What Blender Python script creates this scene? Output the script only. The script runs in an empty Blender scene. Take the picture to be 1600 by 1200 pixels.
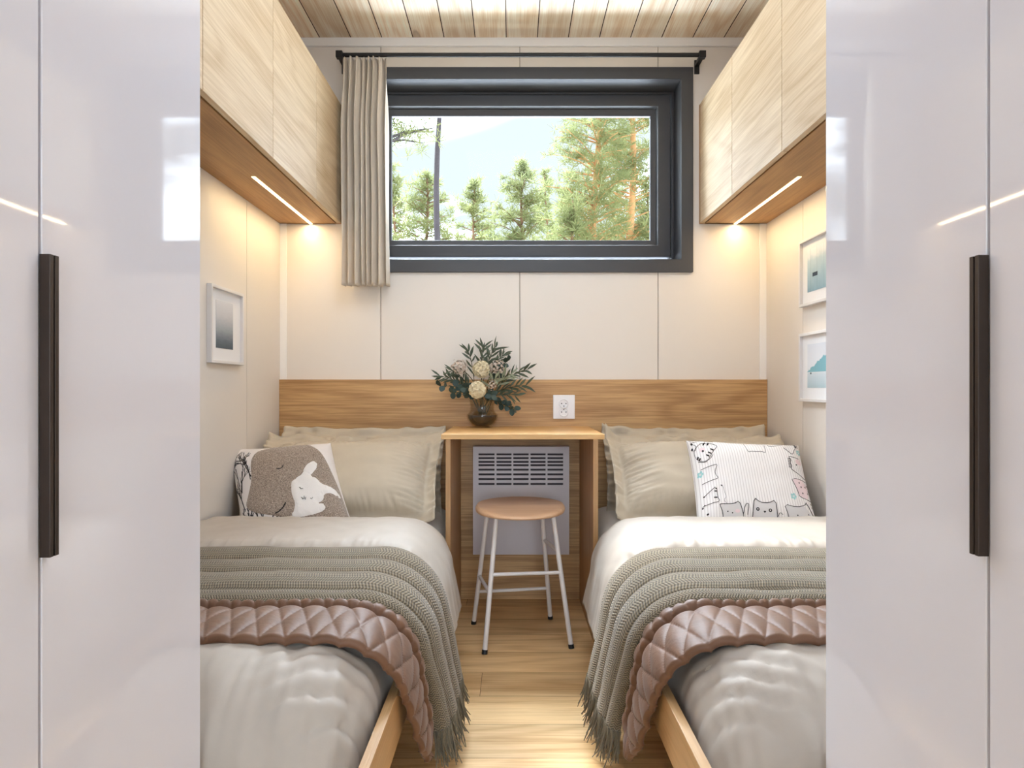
import bpy, bmesh, math, random
from mathutils import Vector, Matrix, noise
random.seed(7)
SC = bpy.context.scene
COL = SC.collection
R = math.radians
sin, cos, pi = math.sin, math.cos, math.pi

# ------------------------------------------------------------------ helpers
def s2l(v):
    v /= 255.0
    return v/12.92 if v <= .04045 else ((v+.055)/1.055)**2.4
def S(r, g, b): return (s2l(r), s2l(g), s2l(b), 1)
def n3(x, y, z=0.): return noise.noise(Vector((x, y, z)))
def sst(a, b, x):
    t = max(0., min(1., (x-a)/(b-a))); return t*t*(3-2*t)
def lerp(a, b, t): return a+(b-a)*t
def interp(x, pts):
    if x <= pts[0][0]: return pts[0][1]
    for (x0, y0), (x1, y1) in zip(pts, pts[1:]):
        if x <= x1:
            return lerp(y0, y1, (x-x0)/(x1-x0))
    return pts[-1][1]

class MB:
    """collects geometry for ONE mesh object, vertices in world metres"""
    def __init__(s): s.v = []; s.f = []; s.m = []; s.uv = []; s.tint = []; s.cur = 0; s.t = .5
    def face(s, idx, uv=None):
        s.f.append(tuple(idx)); s.m.append(s.cur); s.uv.append(uv); s.tint.append(s.t)
    def add(s, vs):
        n = len(s.v); s.v.extend([tuple(v) for v in vs]); return n
    def quad(s, a, b, c, d, uv=None):
        n = s.add([a, b, c, d]); s.face((n, n+1, n+2, n+3), uv)
    def box(s, x0, x1, y0, y1, z0, z1, bev=0.0, seg=2):
        if bev <= 0:
            n = s.add([(x, y, z) for z in (z0, z1) for y in (y0, y1) for x in (x0, x1)])
            for q in ((0, 2, 3, 1), (4, 5, 7, 6), (0, 1, 5, 4), (2, 6, 7, 3), (0, 4, 6, 2), (1, 3, 7, 5)):
                s.face([n+i for i in q])
            return
        bm = bmesh.new(); bmesh.ops.create_cube(bm, size=1)
        for v in bm.verts:
            v.co = Vector(((x0+x1)/2+v.co.x*(x1-x0), (y0+y1)/2+v.co.y*(y1-y0), (z0+z1)/2+v.co.z*(z1-z0)))
        bmesh.ops.bevel(bm, geom=bm.edges[:], offset=bev, segments=seg, affect='EDGES', profile=.5)
        s.from_bm(bm)
    def from_bm(s, bm):
        bm.verts.index_update(); n = s.add([v.co for v in bm.verts])
        for f in bm.faces: s.face([n+v.index for v in f.verts])
        bm.free()
    def ring(s, o, i, y0, y1):
        """mitred rectangular frame in the xz plane: o/i = (x0,x1,z0,z1)"""
        def c(r, y): return [(r[0], y, r[2]), (r[1], y, r[2]), (r[1], y, r[3]), (r[0], y, r[3])]
        n = s.add(c(o, y0)+c(i, y0)+c(o, y1)+c(i, y1))
        for k in range(4):
            j = (k+1) % 4
            s.face((n+k, n+j, n+4+j, n+4+k)); s.face((n+8+k, n+12+k, n+12+j, n+8+j))
            s.face((n+k, n+8+k, n+8+j, n+j)); s.face((n+4+k, n+4+j, n+12+j, n+12+k))
    def tube(s, pts, r, seg=10, cap=True):
        pts = [Vector(p) for p in pts]
        rs = r if isinstance(r, (list, tuple)) else [r]*len(pts)
        rings = []; up = None
        for k, p in enumerate(pts):
            t = (pts[min(k+1, len(pts)-1)]-pts[max(k-1, 0)])
            t = t.normalized() if t.length > 1e-9 else Vector((0, 0, 1))
            if up is None:
                up = Vector((0, 0, 1)) if abs(t.z) < .9 else Vector((1, 0, 0))
            a = t.cross(up); a = a.normalized() if a.length > 1e-6 else t.orthogonal().normalized()
            b = a.cross(t).normalized(); up = b
            n = s.add([p+(a*cos(2*pi*j/seg)+b*sin(2*pi*j/seg))*rs[k] for j in range(seg)])
            rings.append(n)
        for q0, q1 in zip(rings, rings[1:]):
            for j in range(seg):
                s.face((q0+j, q0+(j+1) % seg, q1+(j+1) % seg, q1+j))
        if cap:
            s.face([rings[0]+j for j in reversed(range(seg))]); s.face([rings[-1]+j for j in range(seg)])
    def lathe(s, prof, c, seg=32, cap0=False, cap1=False, rib=0, ribn=0):
        rows = []
        for (r, z) in prof:
            rows.append(s.add([(c[0]+r*(1+rib*cos(ribn*2*pi*j/seg))*cos(2*pi*j/seg), c[1]+r*(1+rib*cos(ribn*2*pi*j/seg))*sin(2*pi*j/seg), c[2]+z) for j in range(seg)]))
        for q0, q1 in zip(rows, rows[1:]):
            for j in range(seg): s.face((q0+j, q0+(j+1) % seg, q1+(j+1) % seg, q1+j))
        if cap0: s.face([rows[0]+j for j in reversed(range(seg))])
        if cap1: s.face([rows[-1]+j for j in range(seg)])
    def grid(s, nu, nv, fn, uvfn=None, closed_u=False):
        n = s.add([fn(i/(nu-1 if not closed_u else nu), j/(nv-1)) for j in range(nv) for i in range(nu)])
        for j in range(nv-1):
            for i in range(nu-(0 if closed_u else 1)):
                i2 = (i+1) % nu
                uv = None
                if uvfn:
                    uv = [uvfn(a/(nu-1), b/(nv-1)) for a, b in ((i, j), (i+1, j), (i+1, j+1), (i, j+1))]
                s.face((n+j*nu+i, n+j*nu+i2, n+(j+1)*nu+i2, n+(j+1)*nu+i), uv)
    def build(s, name, mats, parent=None, smooth=False, sharp=None, fix=True):
        me = bpy.data.meshes.new(name)
        off = Vector(parent_world(parent)) if parent else Vector((0, 0, 0))
        me.from_pydata([tuple(Vector(v)-off) for v in s.v], [], s.f)
        if not isinstance(mats, (list, tuple)): mats = [mats]
        for m in mats: me.materials.append(m)
        me.polygons.foreach_set('material_index', s.m)
        if any(u is not None for u in s.uv):
            ul = me.uv_layers.new(name='UVMap')
            for p, u in zip(me.polygons, s.uv):
                if u is None: continue
                for li, w in zip(p.loop_indices, u): ul.data[li].uv = w
        if any(abs(t-.5) > 1e-6 for t in s.tint):
            at = me.attributes.new('tint', 'FLOAT', 'FACE')
            at.data.foreach_set('value', s.tint)
        if fix:
            bm = bmesh.new(); bm.from_mesh(me)
            bmesh.ops.recalc_face_normals(bm, faces=bm.faces[:]); bm.to_mesh(me); bm.free()
        if smooth:
            me.polygons.foreach_set('use_smooth', [True]*len(me.polygons))
            if sharp: me.set_sharp_from_angle(angle=R(sharp))
        o = bpy.data.objects.new(name, me); COL.objects.link(o)
        if parent: o.parent = parent
        return o

PW = {}
def parent_world(p):
    v = Vector((0, 0, 0))
    while p: v += p.location; p = p.parent
    return v
def thing(name, label, cat, loc=(0, 0, 0), group=None):
    o = bpy.data.objects.new(name, None); COL.objects.link(o)
    o.location = loc; PW[o.name] = loc; o.empty_display_size = .05
    o['label'] = label; o['category'] = cat
    if group: o['group'] = group
    return o
def tag(o, label, cat, group=None):
    o['label'] = label; o['category'] = cat
    if group: o['group'] = group
    return o
def struct(o): o['kind'] = 'structure'; return o
def bevel(o, w, seg=2):
    m = o.modifiers.new('Bevel', 'BEVEL'); m.width = w; m.segments = seg; m.limit_method = 'ANGLE'; m.angle_limit = R(40)
    return o
def solid(o, t, off=-1):
    m = o.modifiers.new('Solidify', 'SOLIDIFY'); m.thickness = t; m.offset = off; return o

# ------------------------------------------------------------------ materials
class NT:
    def __init__(s, name):
        s.mat = bpy.data.materials.new(name); s.mat.use_nodes = True
        s.t = s.mat.node_tree; s.b = s.t.nodes['Principled BSDF']; s.out = s.t.nodes['Material Output']
    def n(s, typ, **kw):
        nd = s.t.nodes.new(typ)
        for k, v in kw.items(): setattr(nd, k, v)
        return nd
    def l(s, a, b): s.t.links.new(a, b)
    def math(s, op, a, b=None, clamp=False):
        nd = s.n('ShaderNodeMath', operation=op, use_clamp=clamp)
        for k, v in enumerate((a, b)):
            if v is None: continue
            if isinstance(v, (int, float)): nd.inputs[k].default_value = v
            else: s.l(v, nd.inputs[k])
        return nd.outputs[0]
    def mix(s, f, a, b, blend='MIX'):
        nd = s.n('ShaderNodeMix', data_type='RGBA', blend_type=blend)
        for k, v in ((0, f), (6, a), (7, b)):
            if isinstance(v, (int, float)): nd.inputs[k].default_value = v
            elif isinstance(v, tuple): nd.inputs[k].default_value = v
            else: s.l(v, nd.inputs[k])
        return nd.outputs[2]
    def ramp(s, f, stops):
        nd = s.n('ShaderNodeValToRGB'); e = nd.color_ramp.elements
        while len(e) < len(stops): e.new(.5)
        for el, (p, c) in zip(e, stops): el.position = p; el.color = c
        s.l(f, nd.inputs[0]); return nd.outputs[0]
    def coords(s, kind='Object', scale=(1, 1, 1), rnd=False):
        tc = s.n('ShaderNodeTexCoord'); v = tc.outputs[kind]
        if rnd:
            oi = s.n('ShaderNodeObjectInfo'); ad = s.n('ShaderNodeVectorMath', operation='ADD')
            k = s.math('MULTIPLY', oi.outputs['Random'], 37.)
            s.l(v, ad.inputs[0]); s.l(k, ad.inputs[1]); v = ad.outputs[0]
        mp = s.n('ShaderNodeMapping'); mp.inputs['Scale'].default_value = scale
        s.l(v, mp.inputs[0]); return mp.outputs[0]
    def noise(s, vec, scale=1, detail=4, rough=.55, dist=0):
        nd = s.n('ShaderNodeTexNoise'); nd.inputs['Scale'].default_value = scale
        nd.inputs['Detail'].default_value = detail; nd.inputs['Roughness'].default_value = rough
        nd.inputs['Distortion'].default_value = dist
        s.l(vec, nd.inputs['Vector']); return nd.outputs['Fac']
    def bump(s, h, strength=.3, dist=.001):
        nd = s.n('ShaderNodeBump'); nd.inputs['Strength'].default_value = strength
        nd.inputs['Distance'].default_value = dist
        s.l(h, nd.inputs['Height']); s.l(nd.outputs[0], s.b.inputs['Normal'])
    def color(s, c):
        if isinstance(c, tuple): s.b.inputs['Base Color'].default_value = c
        else: s.l(c, s.b.inputs['Base Color'])
    def set(s, **kw):
        for k, v in kw.items(): s.b.inputs[k.replace('_', ' ')].default_value = v

def plain(name, c, rough=.5, metal=0., mottle=.06, sc=6., bump=0., bsc=200., **kw):
    m = NT(name); v = m.coords('Object')
    d = (c[0]*(1-mottle), c[1]*(1-mottle), c[2]*(1-mottle), 1)
    m.color(m.mix(m.noise(v, sc, 3), d, c)); m.set(Roughness=rough, Metallic=metal)
    if bump: m.bump(m.noise(v, bsc, 2), bump, .001)
    for k, x in kw.items(): m.b.inputs[k.replace('_', ' ')].default_value = x
    return m.mat

def wood(name, dark, light, axis='Y', rough=.5, kind='Object', contrast=1., knots=False, tint=0., ring=.45, scale=1.):
    m = NT(name)
    al = {'X': 0, 'Y': 1, 'Z': 2}[axis]
    def sc(a, c): return tuple((a if k == al else c)*scale for k in range(3))
    uv = kind == 'UV'
    rnd = not uv
    v1 = m.coords(kind, sc(1.1, 11.), rnd); v2 = m.coords(kind, sc(4., 190.), rnd); v3 = m.coords(kind, sc(.55, 4.2), rnd)
    a = m.noise(v1, 1., 5, .6, .4)
    low = m.noise(v3, 1., 2, .45, .25)
    lines = m.math('SINE', m.math('MULTIPLY', low, 75.))
    lines = m.math('POWER', m.math('ADD', m.math('MULTIPLY', lines, .5), .5), 2.2)
    pore = m.noise(v2, 1., 3, .65)
    f = m.math('ADD', m.math('MULTIPLY', a, .95), m.math('MULTIPLY', lines, -.28*ring))
    pr = m.ramp(pore, [(.38, (0, 0, 0, 1)), (.62, (1, 1, 1, 1))])
    f = m.math('ADD', f, m.math('MULTIPLY', m.math('SUBTRACT', pr, .5), .28*contrast))
    f = m.math('ADD', m.math('MULTIPLY', m.math('SUBTRACT', f, .42), 1.5*contrast), .55, True)
    c = m.mix(f, dark, light)
    if tint:
        at = m.n('ShaderNodeAttribute', attribute_name='tint')
        g = m.math('ADD', m.math('MULTIPLY', at.outputs['Fac'], tint), 1-tint*.5)
        cb = m.n('ShaderNodeCombineColor')
        for k in range(3): m.l(g, cb.inputs[k])
        c = m.mix(1., c, cb.outputs[0], 'MULTIPLY')
    if knots:
        vk = m.coords(kind, sc(1.6, 5.), rnd)
        vo = m.n('ShaderNodeTexVoronoi'); vo.inputs['Scale'].default_value = 1.; m.l(vk, vo.inputs['Vector'])
        k = m.ramp(vo.outputs['Distance'], [(.03, (1, 1, 1, 1)), (.05, (.35, .35, .35, 1)), (.085, (.5, .5, .5, 1)), (.11, (0, 0, 0, 1))])
        c = m.mix(m.math('MULTIPLY', k, .85), c, S(120, 72, 36))
    m.color(c); m.set(Roughness=rough); m.bump(pr, .25, .0006)
    return m.mat

def fabric(name, c, c2=None, rough=.85, weave=900., bump=.35, sheen=.2, mott=18.):
    m = NT(name); v = m.coords('Object')
    c2 = c2 or (c[0]*.88, c[1]*.88, c[2]*.88, 1)
    m.color(m.mix(m.noise(v, mott, 4), c2, c)); m.set(Roughness=rough, Sheen_Weight=sheen, Sheen_Roughness=.5)
    m.bump(m.noise(v, weave, 2), bump, .0006)
    return m.mat

M = {}
M['wall'] = plain('cream_wall_paint', S(234, 226, 217), .62, mottle=.035, sc=5, bump=.12, bsc=260)
M['gap'] = plain('panel_gap', S(150, 138, 122), .9)
M['trim'] = plain('white_trim', S(248, 246, 244), .5, mottle=.02)
M['ceil'] = wood('pine_ceiling', S(226, 198, 164), S(253, 244, 226), 'X', .55, 'UV', 1.1, True, .26, .9)
M['ceilgap'] = plain('ceiling_gap', S(70, 45, 28), .9)
M['floor'] = wood('oak_floor', S(196, 152, 98), S(238, 202, 148), 'X', .36, 'UV', 1.15, False, .26, .8)
M['floorgap'] = plain('floor_gap', S(90, 58, 32), .9)
M['cabdoor'] = wood('pale_oak_veneer', S(190, 160, 120), S(230, 209, 177), 'Y', .5, contrast=.95, ring=.6)
M['oakY'] = wood('oak_along', S(146, 106, 62), S(188, 144, 92), 'Y', .5, contrast=1.0, ring=.6)
M['oakX'] = wood('oak_across', S(166, 124, 78), S(210, 168, 116), 'X', .5, contrast=1.25, ring=.8)
M['oakZ'] = wood('oak_upright', S(158, 118, 74), S(196, 154, 106), 'Z', .5, contrast=.75)
M['oaktop'] = wood('desk_oak', S(190, 142, 84), S(224, 180, 118), 'X', .42, contrast=.9)
M['rail'] = wood('bed_oak', S(170, 128, 80), S(212, 172, 122), 'Y', .5, contrast=.75)
M['seat'] = wood('stool_wood', S(196, 150, 114), S(234, 196, 160), 'X', .42, contrast=.7, scale=1.6)
def lacquer():
    m = NT('gloss_white_lacquer'); m.color(S(236, 234, 240)); m.set(Roughness=.04, IOR=1.5)
    return m.mat
M['lacq'] = lacquer()
M['edge'] = plain('white_edge_band', S(238, 236, 236), .35, mottle=.01)
M['greyseam'] = plain('grey_seam', S(120, 118, 124), .7)
M['handle'] = plain('dark_bronze_metal', S(74, 64, 58), .38, .75, mottle=.1)
M['dark'] = plain('dark_recess', S(36, 32, 30), .8)
M['frame'] = plain('anthracite_frame', S(68, 68, 71), .42, mottle=.03)
M['black'] = plain('black_metal', S(34, 33, 34), .45, .2)
M['curtain'] = fabric('curtain_linen', S(224, 212, 196), S(208, 195, 178), bump=.3)
M['duvet'] = fabric('duvet_cotton', S(188, 177, 165), S(176, 165, 152), .6, 700, .2, .15)
M['sheet'] = fabric('sheet_cotton', S(222, 214, 200), None, .7, 700, .2)
M['pillow'] = fabric('pillow_cotton', S(200, 187, 166), S(188, 174, 152), .68, 800, .25)
M['white_cloth'] = fabric('white_cloth', S(236, 230, 226), S(222, 214, 212), .8, 800, .25)
M['bunny'] = fabric('white_plush', S(242, 238, 234), S(230, 225, 221), .9, 500, .8, .5)
M['ink'] = plain('dark_ink', S(40, 36, 38), .8)
M['greyink'] = plain('grey_ink', S(128, 122, 124), .8)
M['greyfill'] = plain('grey_print', S(222, 219, 219), .85)
M['pink'] = plain('pink_print', S(238, 216, 219), .85)
M['teal'] = plain('teal_print', S(160, 208, 208), .85)
M['led'] = None
M['white_metal'] = plain('white_painted_metal', S(228, 220, 216), .35, mottle=.02)
M['heater'] = plain('white_enamel', S(206, 199, 203), .4, mottle=.02)
M['slot'] = plain('heater_slot', S(70, 62, 66), .8)
M['plastic'] = plain('white_plastic', S(238, 235, 236), .3, mottle=.01)
M['mat'] = plain('white_mat_board', S(240, 239, 240), .7, mottle=.01)
M['pframe'] = plain('white_picture_frame', S(232, 228, 226), .45, mottle=.02)
M['olive'] = plain('olive_leaf', S(84, 96, 74), .55, mottle=.45, sc=60)
M['olivepale'] = plain('pale_leaf', S(150, 156, 128), .6, mottle=.3, sc=60)
M['euca'] = plain('eucalyptus_leaf', S(54, 76, 68), .5, mottle=.4, sc=50)
M['cream'] = plain('cream_petal', S(236, 222, 188), .7, mottle=.14, sc=80)
M['pinkish'] = plain('pale_pink_bud', S(214, 196, 180), .7, mottle=.2, sc=80)
M['stem'] = plain('green_stem', S(86, 84, 52), .6, mottle=.3, sc=40)
M['bark'] = plain('pine_bark', S(150, 112, 88), .9, mottle=.55, sc=5)
M['orangebark'] = plain('orange_pine_bark', S(214, 160, 108), .9, mottle=.4, sc=5)
M['greybark'] = plain('grey_pine_bark', S(84, 76, 82), .9, mottle=.5, sc=6)
M['paleground'] = plain('pale_ground', S(196, 190, 172), .95, mottle=.3, sc=2)  # unseen ground, coloured pale to bounce light up through the window

def plush():
    m = NT('grey_brown_plush'); v = m.coords('Object')
    f = m.noise(v, 330, 2, .7)
    m.color(m.ramp(f, [(.35, S(110, 95, 84)), (.5, S(150, 134, 120)), (.66, S(192, 176, 162))]))
    m.set(Roughness=.95, Sheen_Weight=.4); m.bump(m.noise(v, 260, 2), .9, .002); return m.mat
M['plush'] = plush()
def stripes():
    m = NT('striped_cotton'); tc = m.n('ShaderNodeTexCoord'); sp = m.n('ShaderNodeSeparateXYZ'); m.l(tc.outputs['UV'], sp.inputs[0])
    w = m.math('SINE', m.math('MULTIPLY', sp.outputs[0], 2*pi/.0095))
    f = m.ramp(w, [(.45, (0, 0, 0, 1)), (.75, (1, 1, 1, 1))])
    m.color(m.mix(f, S(241, 237, 235), S(216, 210, 208))); m.set(Roughness=.8); m.bump(m.noise(m.coords('Object'), 800, 2), .25, .0006)
    return m.mat
M['stripe'] = stripes()
def knit():
    m = NT('chunky_knit'); tc = m.n('ShaderNodeTexCoord'); sp = m.n('ShaderNodeSeparateXYZ'); m.l(tc.outputs['UV'], sp.inputs[0])
    u, v = sp.outputs[0], sp.outputs[1]
    q = .0095
    row = m.math('FRACT', m.math('MULTIPLY', m.math('DIVIDE', v, q), .5))
    zig = m.math('ABSOLUTE', m.math('SUBTRACT', row, .5))
    a = m.math('SINE', m.math('MULTIPLY', m.math('ADD', m.math('DIVIDE', u, q*.62), m.math('MULTIPLY', zig, 2.)), 2*pi))
    b = m.math('SINE', m.math('MULTIPLY', m.math('DIVIDE', v, q*.5), 2*pi))
    vo = m.noise(m.coords('UV', (1, 1, 1)), 260, 2)
    h = m.math('ADD', m.math('ADD', m.math('MULTIPLY', a, .34), m.math('MULTIPLY', b, .14)), m.math('ADD', m.math('MULTIPLY', vo, .5), .28))
    m.color(m.ramp(h, [(.12, S(76, 66, 50)), (.5, S(116, 103, 82)), (.85, S(147, 132, 107))]))
    m.set(Roughness=.95, Sheen_Weight=.25); m.bump(h, .7, .003); return m.mat
M['knit'] = knit()
M['yarn'] = fabric('knit_yarn', S(128, 116, 94), S(92, 83, 66), .95, 900, .3)
def quiltm():
    m = NT('brown_quilted_velvet'); v = m.coords('Object')
    m.color(m.mix(m.noise(v, 26, 4), S(92, 61, 40), S(124, 86, 60))); m.set(Roughness=.56, Sheen_Weight=.12, Sheen_Roughness=.4)
    m.bump(m.noise(v, 40, 3), .25, .006); return m.mat
M['quilt'] = quiltm()
def emis(name, c, st):
    m = NT(name); m.color(c); m.b.inputs['Emission Color'].default_value = c; m.b.inputs['Emission Strength'].default_value = st; return m.mat
M['led'] = emis('warm_led', (1, .80, .45, 1), 5.)
def front(m, fr):
    ge = m.n('ShaderNodeNewGeometry')      # the inner face of a thin pane does not reflect again
    return m.math('MULTIPLY', fr.outputs[0], m.math('SUBTRACT', 1., ge.outputs['Backfacing']))
def pane():
    m = NT('window_glass'); m.t.nodes.remove(m.b)
    tr = m.n('ShaderNodeBsdfTransparent'); gl = m.n('ShaderNodeBsdfGlossy'); gl.inputs['Roughness'].default_value = 0.
    fr = m.n('ShaderNodeFresnel'); fr.inputs[0].default_value = 1.45
    tr.inputs[0].default_value = (.97, .985, .98, 1)
    mx = m.n('ShaderNodeMixShader'); m.l(m.math('MULTIPLY', front(m, fr), .12), mx.inputs[0]); m.l(tr.outputs[0], mx.inputs[1]); m.l(gl.outputs[0], mx.inputs[2])
    m.l(mx.outputs[0], m.out.inputs[0]); return m.mat
M['pane'] = pane()
def vglass(name, c, dens):
    m = NT(name); m.t.nodes.remove(m.b)
    tr = m.n('ShaderNodeBsdfTransparent'); tr.inputs[0].default_value = c
    gl = m.n('ShaderNodeBsdfGlossy'); gl.inputs['Roughness'].default_value = .05
    fr = m.n('ShaderNodeFresnel'); fr.inputs[0].default_value = 1.5
    mx = m.n('ShaderNodeMixShader'); m.l(m.math('ADD', m.math('MULTIPLY', front(m, fr), .7), dens), mx.inputs[0]); m.l(tr.outputs[0], mx.inputs[1]); m.l(gl.outputs[0], mx.inputs[2])
    m.l(mx.outputs[0], m.out.inputs[0]); return m.mat
M['vase'] = vglass('vase_glass', (.95, .94, .92, 1), .02)
M['water'] = plain('smoked_glass_water', S(46, 38, 32), .12, mottle=.3, sc=30)
def needles():
    m = NT('pine_needles'); v = m.coords('Object')
    c = m.mix(m.noise(v, 1.6, 3), S(100, 112, 80), S(160, 160, 108))
    m.t.nodes.remove(m.b)
    d = m.n('ShaderNodeBsdfDiffuse'); t = m.n('ShaderNodeBsdfTranslucent'); m.l(c, d.inputs[0]); m.l(c, t.inputs[0])
    mx = m.n('ShaderNodeMixShader'); mx.inputs[0].default_value = .5; m.l(d.outputs[0], mx.inputs[1]); m.l(t.outputs[0], mx.inputs[2]); m.l(mx.outputs[0], m.out.inputs[0])
    return m.mat
M['needle'] = needles()
def art(kind):
    m = NT('print_'+kind); tc = m.n('ShaderNodeTexCoord'); sp = m.n('ShaderNodeSeparateXYZ'); m.l(tc.outputs['UV'], sp.inputs[0])
    u, v = sp.outputs[0], sp.outputs[1]
    mp = m.n('ShaderNodeMapping'); m.l(tc.outputs['UV'], mp.inputs[0])
    if kind == 'sea':
        mp.inputs['Scale'].default_value = (3, 14, 1)
        w = m.noise(mp.outputs[0], 1.5, 4)
        g = m.math('ADD', v, m.math('MULTIPLY', m.math('SUBTRACT', w, .5), .14))
        c = m.ramp(g, [(0., S(70, 84, 96)), (.15, S(96, 108, 118)), (.42, S(160, 168, 176)), (.7, S(204, 204, 208)), (1., S(222, 222, 226))])
    elif kind == 'jetty':
        mp.inputs['Scale'].default_value = (3, 3, 1)
        w = m.noise(mp.outputs[0], 1.2, 3)
        g = m.math('ADD', v, m.math('MULTIPLY', m.math('SUBTRACT', w, .5), .35))
        c = m.ramp(g, [(0., S(138, 170, 186)), (.45, S(172, 198, 210)), (.72, S(196, 214, 222)), (.86, S(232, 236, 240)), (1., S(240, 242, 244))])
        ln = m.math('LESS_THAN', m.math('ABSOLUTE', m.math('SUBTRACT', m.math('FRACT', m.math('MULTIPLY', u, 3.)), .5)), .02)
        c = m.mix(m.math('MULTIPLY', ln, .3), c, S(70, 110, 130))
        bx = m.math('MULTIPLY', m.math('LESS_THAN', m.math('ABSOLUTE', m.math('SUBTRACT', u, .40)), .13), m.math('LESS_THAN', m.math('ABSOLUTE', m.math('SUBTRACT', v, .38)), .045))
        c = m.mix(bx, c, S(34, 56, 76))
    else:
        mp.inputs['Scale'].default_value = (3.2, .5, 1)
        w = m.noise(mp.outputs[0], 2.0, 4)
        hill = m.math('ADD', m.math('MULTIPLY', u, .36), m.math('ADD', m.math('MULTIPLY', w, .3), .24))
        hm = m.math('MULTIPLY', m.math('LESS_THAN', v, hill), m.math('GREATER_THAN', v, .36))
        c = m.ramp(v, [(0., S(178, 200, 208)), (.33, S(206, 216, 222)), (.37, S(226, 228, 232)), (1., S(222, 224, 230))])
        c = m.mix(hm, c, S(126, 178, 188))
        bo = m.math('MULTIPLY', m.math('LESS_THAN', m.math('ABSOLUTE', m.math('SUBTRACT', u, .18)), .035), m.math('LESS_THAN', m.math('ABSOLUTE', m.math('SUBTRACT', v, .33)), .02))
        c = m.mix(bo, c, S(60, 84, 92))
    m.color(c); m.set(Roughness=.6); return m.mat

# ------------------------------------------------------------------ room numbers (metres; y runs away from the camera)
XL, XR, YB, ZC, YF = -1.014, 1.112, 2.857, 2.448, -2.4
FX = 1020.
def P(px, py, d): return Vector(((px-800)/FX*d, d, .92-(py-606)/FX*d))

# floor -------------------------------------------------------------
mb = MB(); rows = []
y = YB+.02; ys = [2.95]
yy = 2.109
seams = [2.109+.1635*k for k in range(6)] + [2.109-.1625*k for k in range(1, 30)]
seams = sorted(seams)
random.seed(3)
fixed = {2: None}
for k in range(len(seams)-1):
    y0, y1 = seams[k], seams[k+1]
    if y1 < YF or y0 > YB+.05: continue
    if abs(y0-1.9465) < .01: js = [-1.3, -.096, 1.3]
    elif abs(y0-1.784) < .01: js = [-1.3, .208, 1.3]
    else:
        st = -1.3-random.random()*1.; js = [st]
        while js[-1] < 1.3: js.append(js[-1]+1.25)
    for a, b in zip(js, js[1:]):
        a2, b2 = max(a, XL-.03), min(b, XR+.03)
        if b2 <= a2: continue
        mb.t = random.random(); ou, ov = random.random()*40, random.random()*40
        g = .0006
        mb.quad((a2+g, y0+g, 0), (b2-g, y0+g, 0), (b2-g, y1-g, 0), (a2+g, y1-g, 0),
                [(a2+ou, y0+ov), (b2+ou, y0+ov), (b2+ou, y1+ov), (a2+ou, y1+ov)])
mb.cur = 1; mb.t = .5
mb.box(XL-.03, XR+.03, YF-.1, YB+.05, -.06, -.002)
struct(mb.build('floor', [M['floor'], M['floorgap']], fix=False))

# ceiling -----------------------------------------------------------
mb = MB(); x = -.0252-.1356*9
while x < XR+.03:
    a, b = max(x+.002, XL-.03), min(x+.1356-.002, XR+.03)
    if b > a:
        mb.t = random.random(); ou, ov = random.random()*30, random.random()*30
        mb.quad((a, YF-.1, ZC), (a, YB+.03, ZC), (b, YB+.03, ZC), (b, YF-.1, ZC),
                [(YF+ou, a+ov), (YB+ou, a+ov), (YB+ou, b+ov), (YF+ou, b+ov)])
    x += .1356
mb.cur = 1; mb.t = .5
mb.box(XL-.03, XR+.03, YF-.1, YB+.2, ZC+.004, ZC+.08)
struct(mb.build('ceiling', [M['ceil'], M['ceilgap']], fix=False))

# back wall with its window hole --------------------------------------
WX0, WX1, WZ0, WZ1 = -.655, .737, 1.48, 2.2645
H0, H1, HZ0, HZ1 = WX0-.03, WX1+.03, WZ0-.03, WZ1+.03
mb = MB()
xs = [XL-.03, -.574, .034, .639, XR+.03]
for a, b in zip(xs, xs[1:]):
    a += .0017; b -= .0017
    if a < H0 < b: parts = [(a, H0, 0)] + [(H0, b, 1)]
    elif a < H1 < b: parts = [(a, H1, 1), (H1, b, 0)]
    else: parts = [(a, b, 1)]
    for p0, p1, hole in parts:
        if hole:
            mb.box(p0, p1, YB, YB+.012, 0, HZ0); mb.box(p0, p1, YB, YB+.012, HZ1, ZC+.004)
        else: mb.box(p0, p1, YB, YB+.012, 0, ZC+.004)
mb.cur = 1
for q in ((XL-.03, XR+.03, 0, HZ0), (XL-.03, XR+.03, HZ1, ZC+.05), (XL-.03, H0, HZ0, HZ1), (H1, XR+.03, HZ0, HZ1)):
    mb.box(q[0], q[1], YB+.006, YB+.2, q[2], q[3])
struct(mb.build('wall_back', [M['wall'], M['gap']]))
# side walls: panels with seams
for nm, xa, sg in (('wall_left', XL, -1), ('wall_right', XR, 1)):
    mb = MB(); e = [YF]; yv = 2.495
    cuts = sorted([yv-.606*k for k in range(9) if yv-.606*k > YF]+[YF-.1, YB+.02])
    for a, b in zip(cuts, cuts[1:]):
        mb.box(min(xa, xa+sg*.012), max(xa, xa+sg*.012), a+.0013, b-.0013, 0, ZC+.004)
    mb.cur = 1
    mb.box(min(xa+sg*.006, xa+sg*.12), max(xa+sg*.006, xa+sg*.12), YF-.1, YB+.05, 0, ZC+.05)
    struct(mb.build(nm, [M['wall'], M['gap']]))
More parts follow.
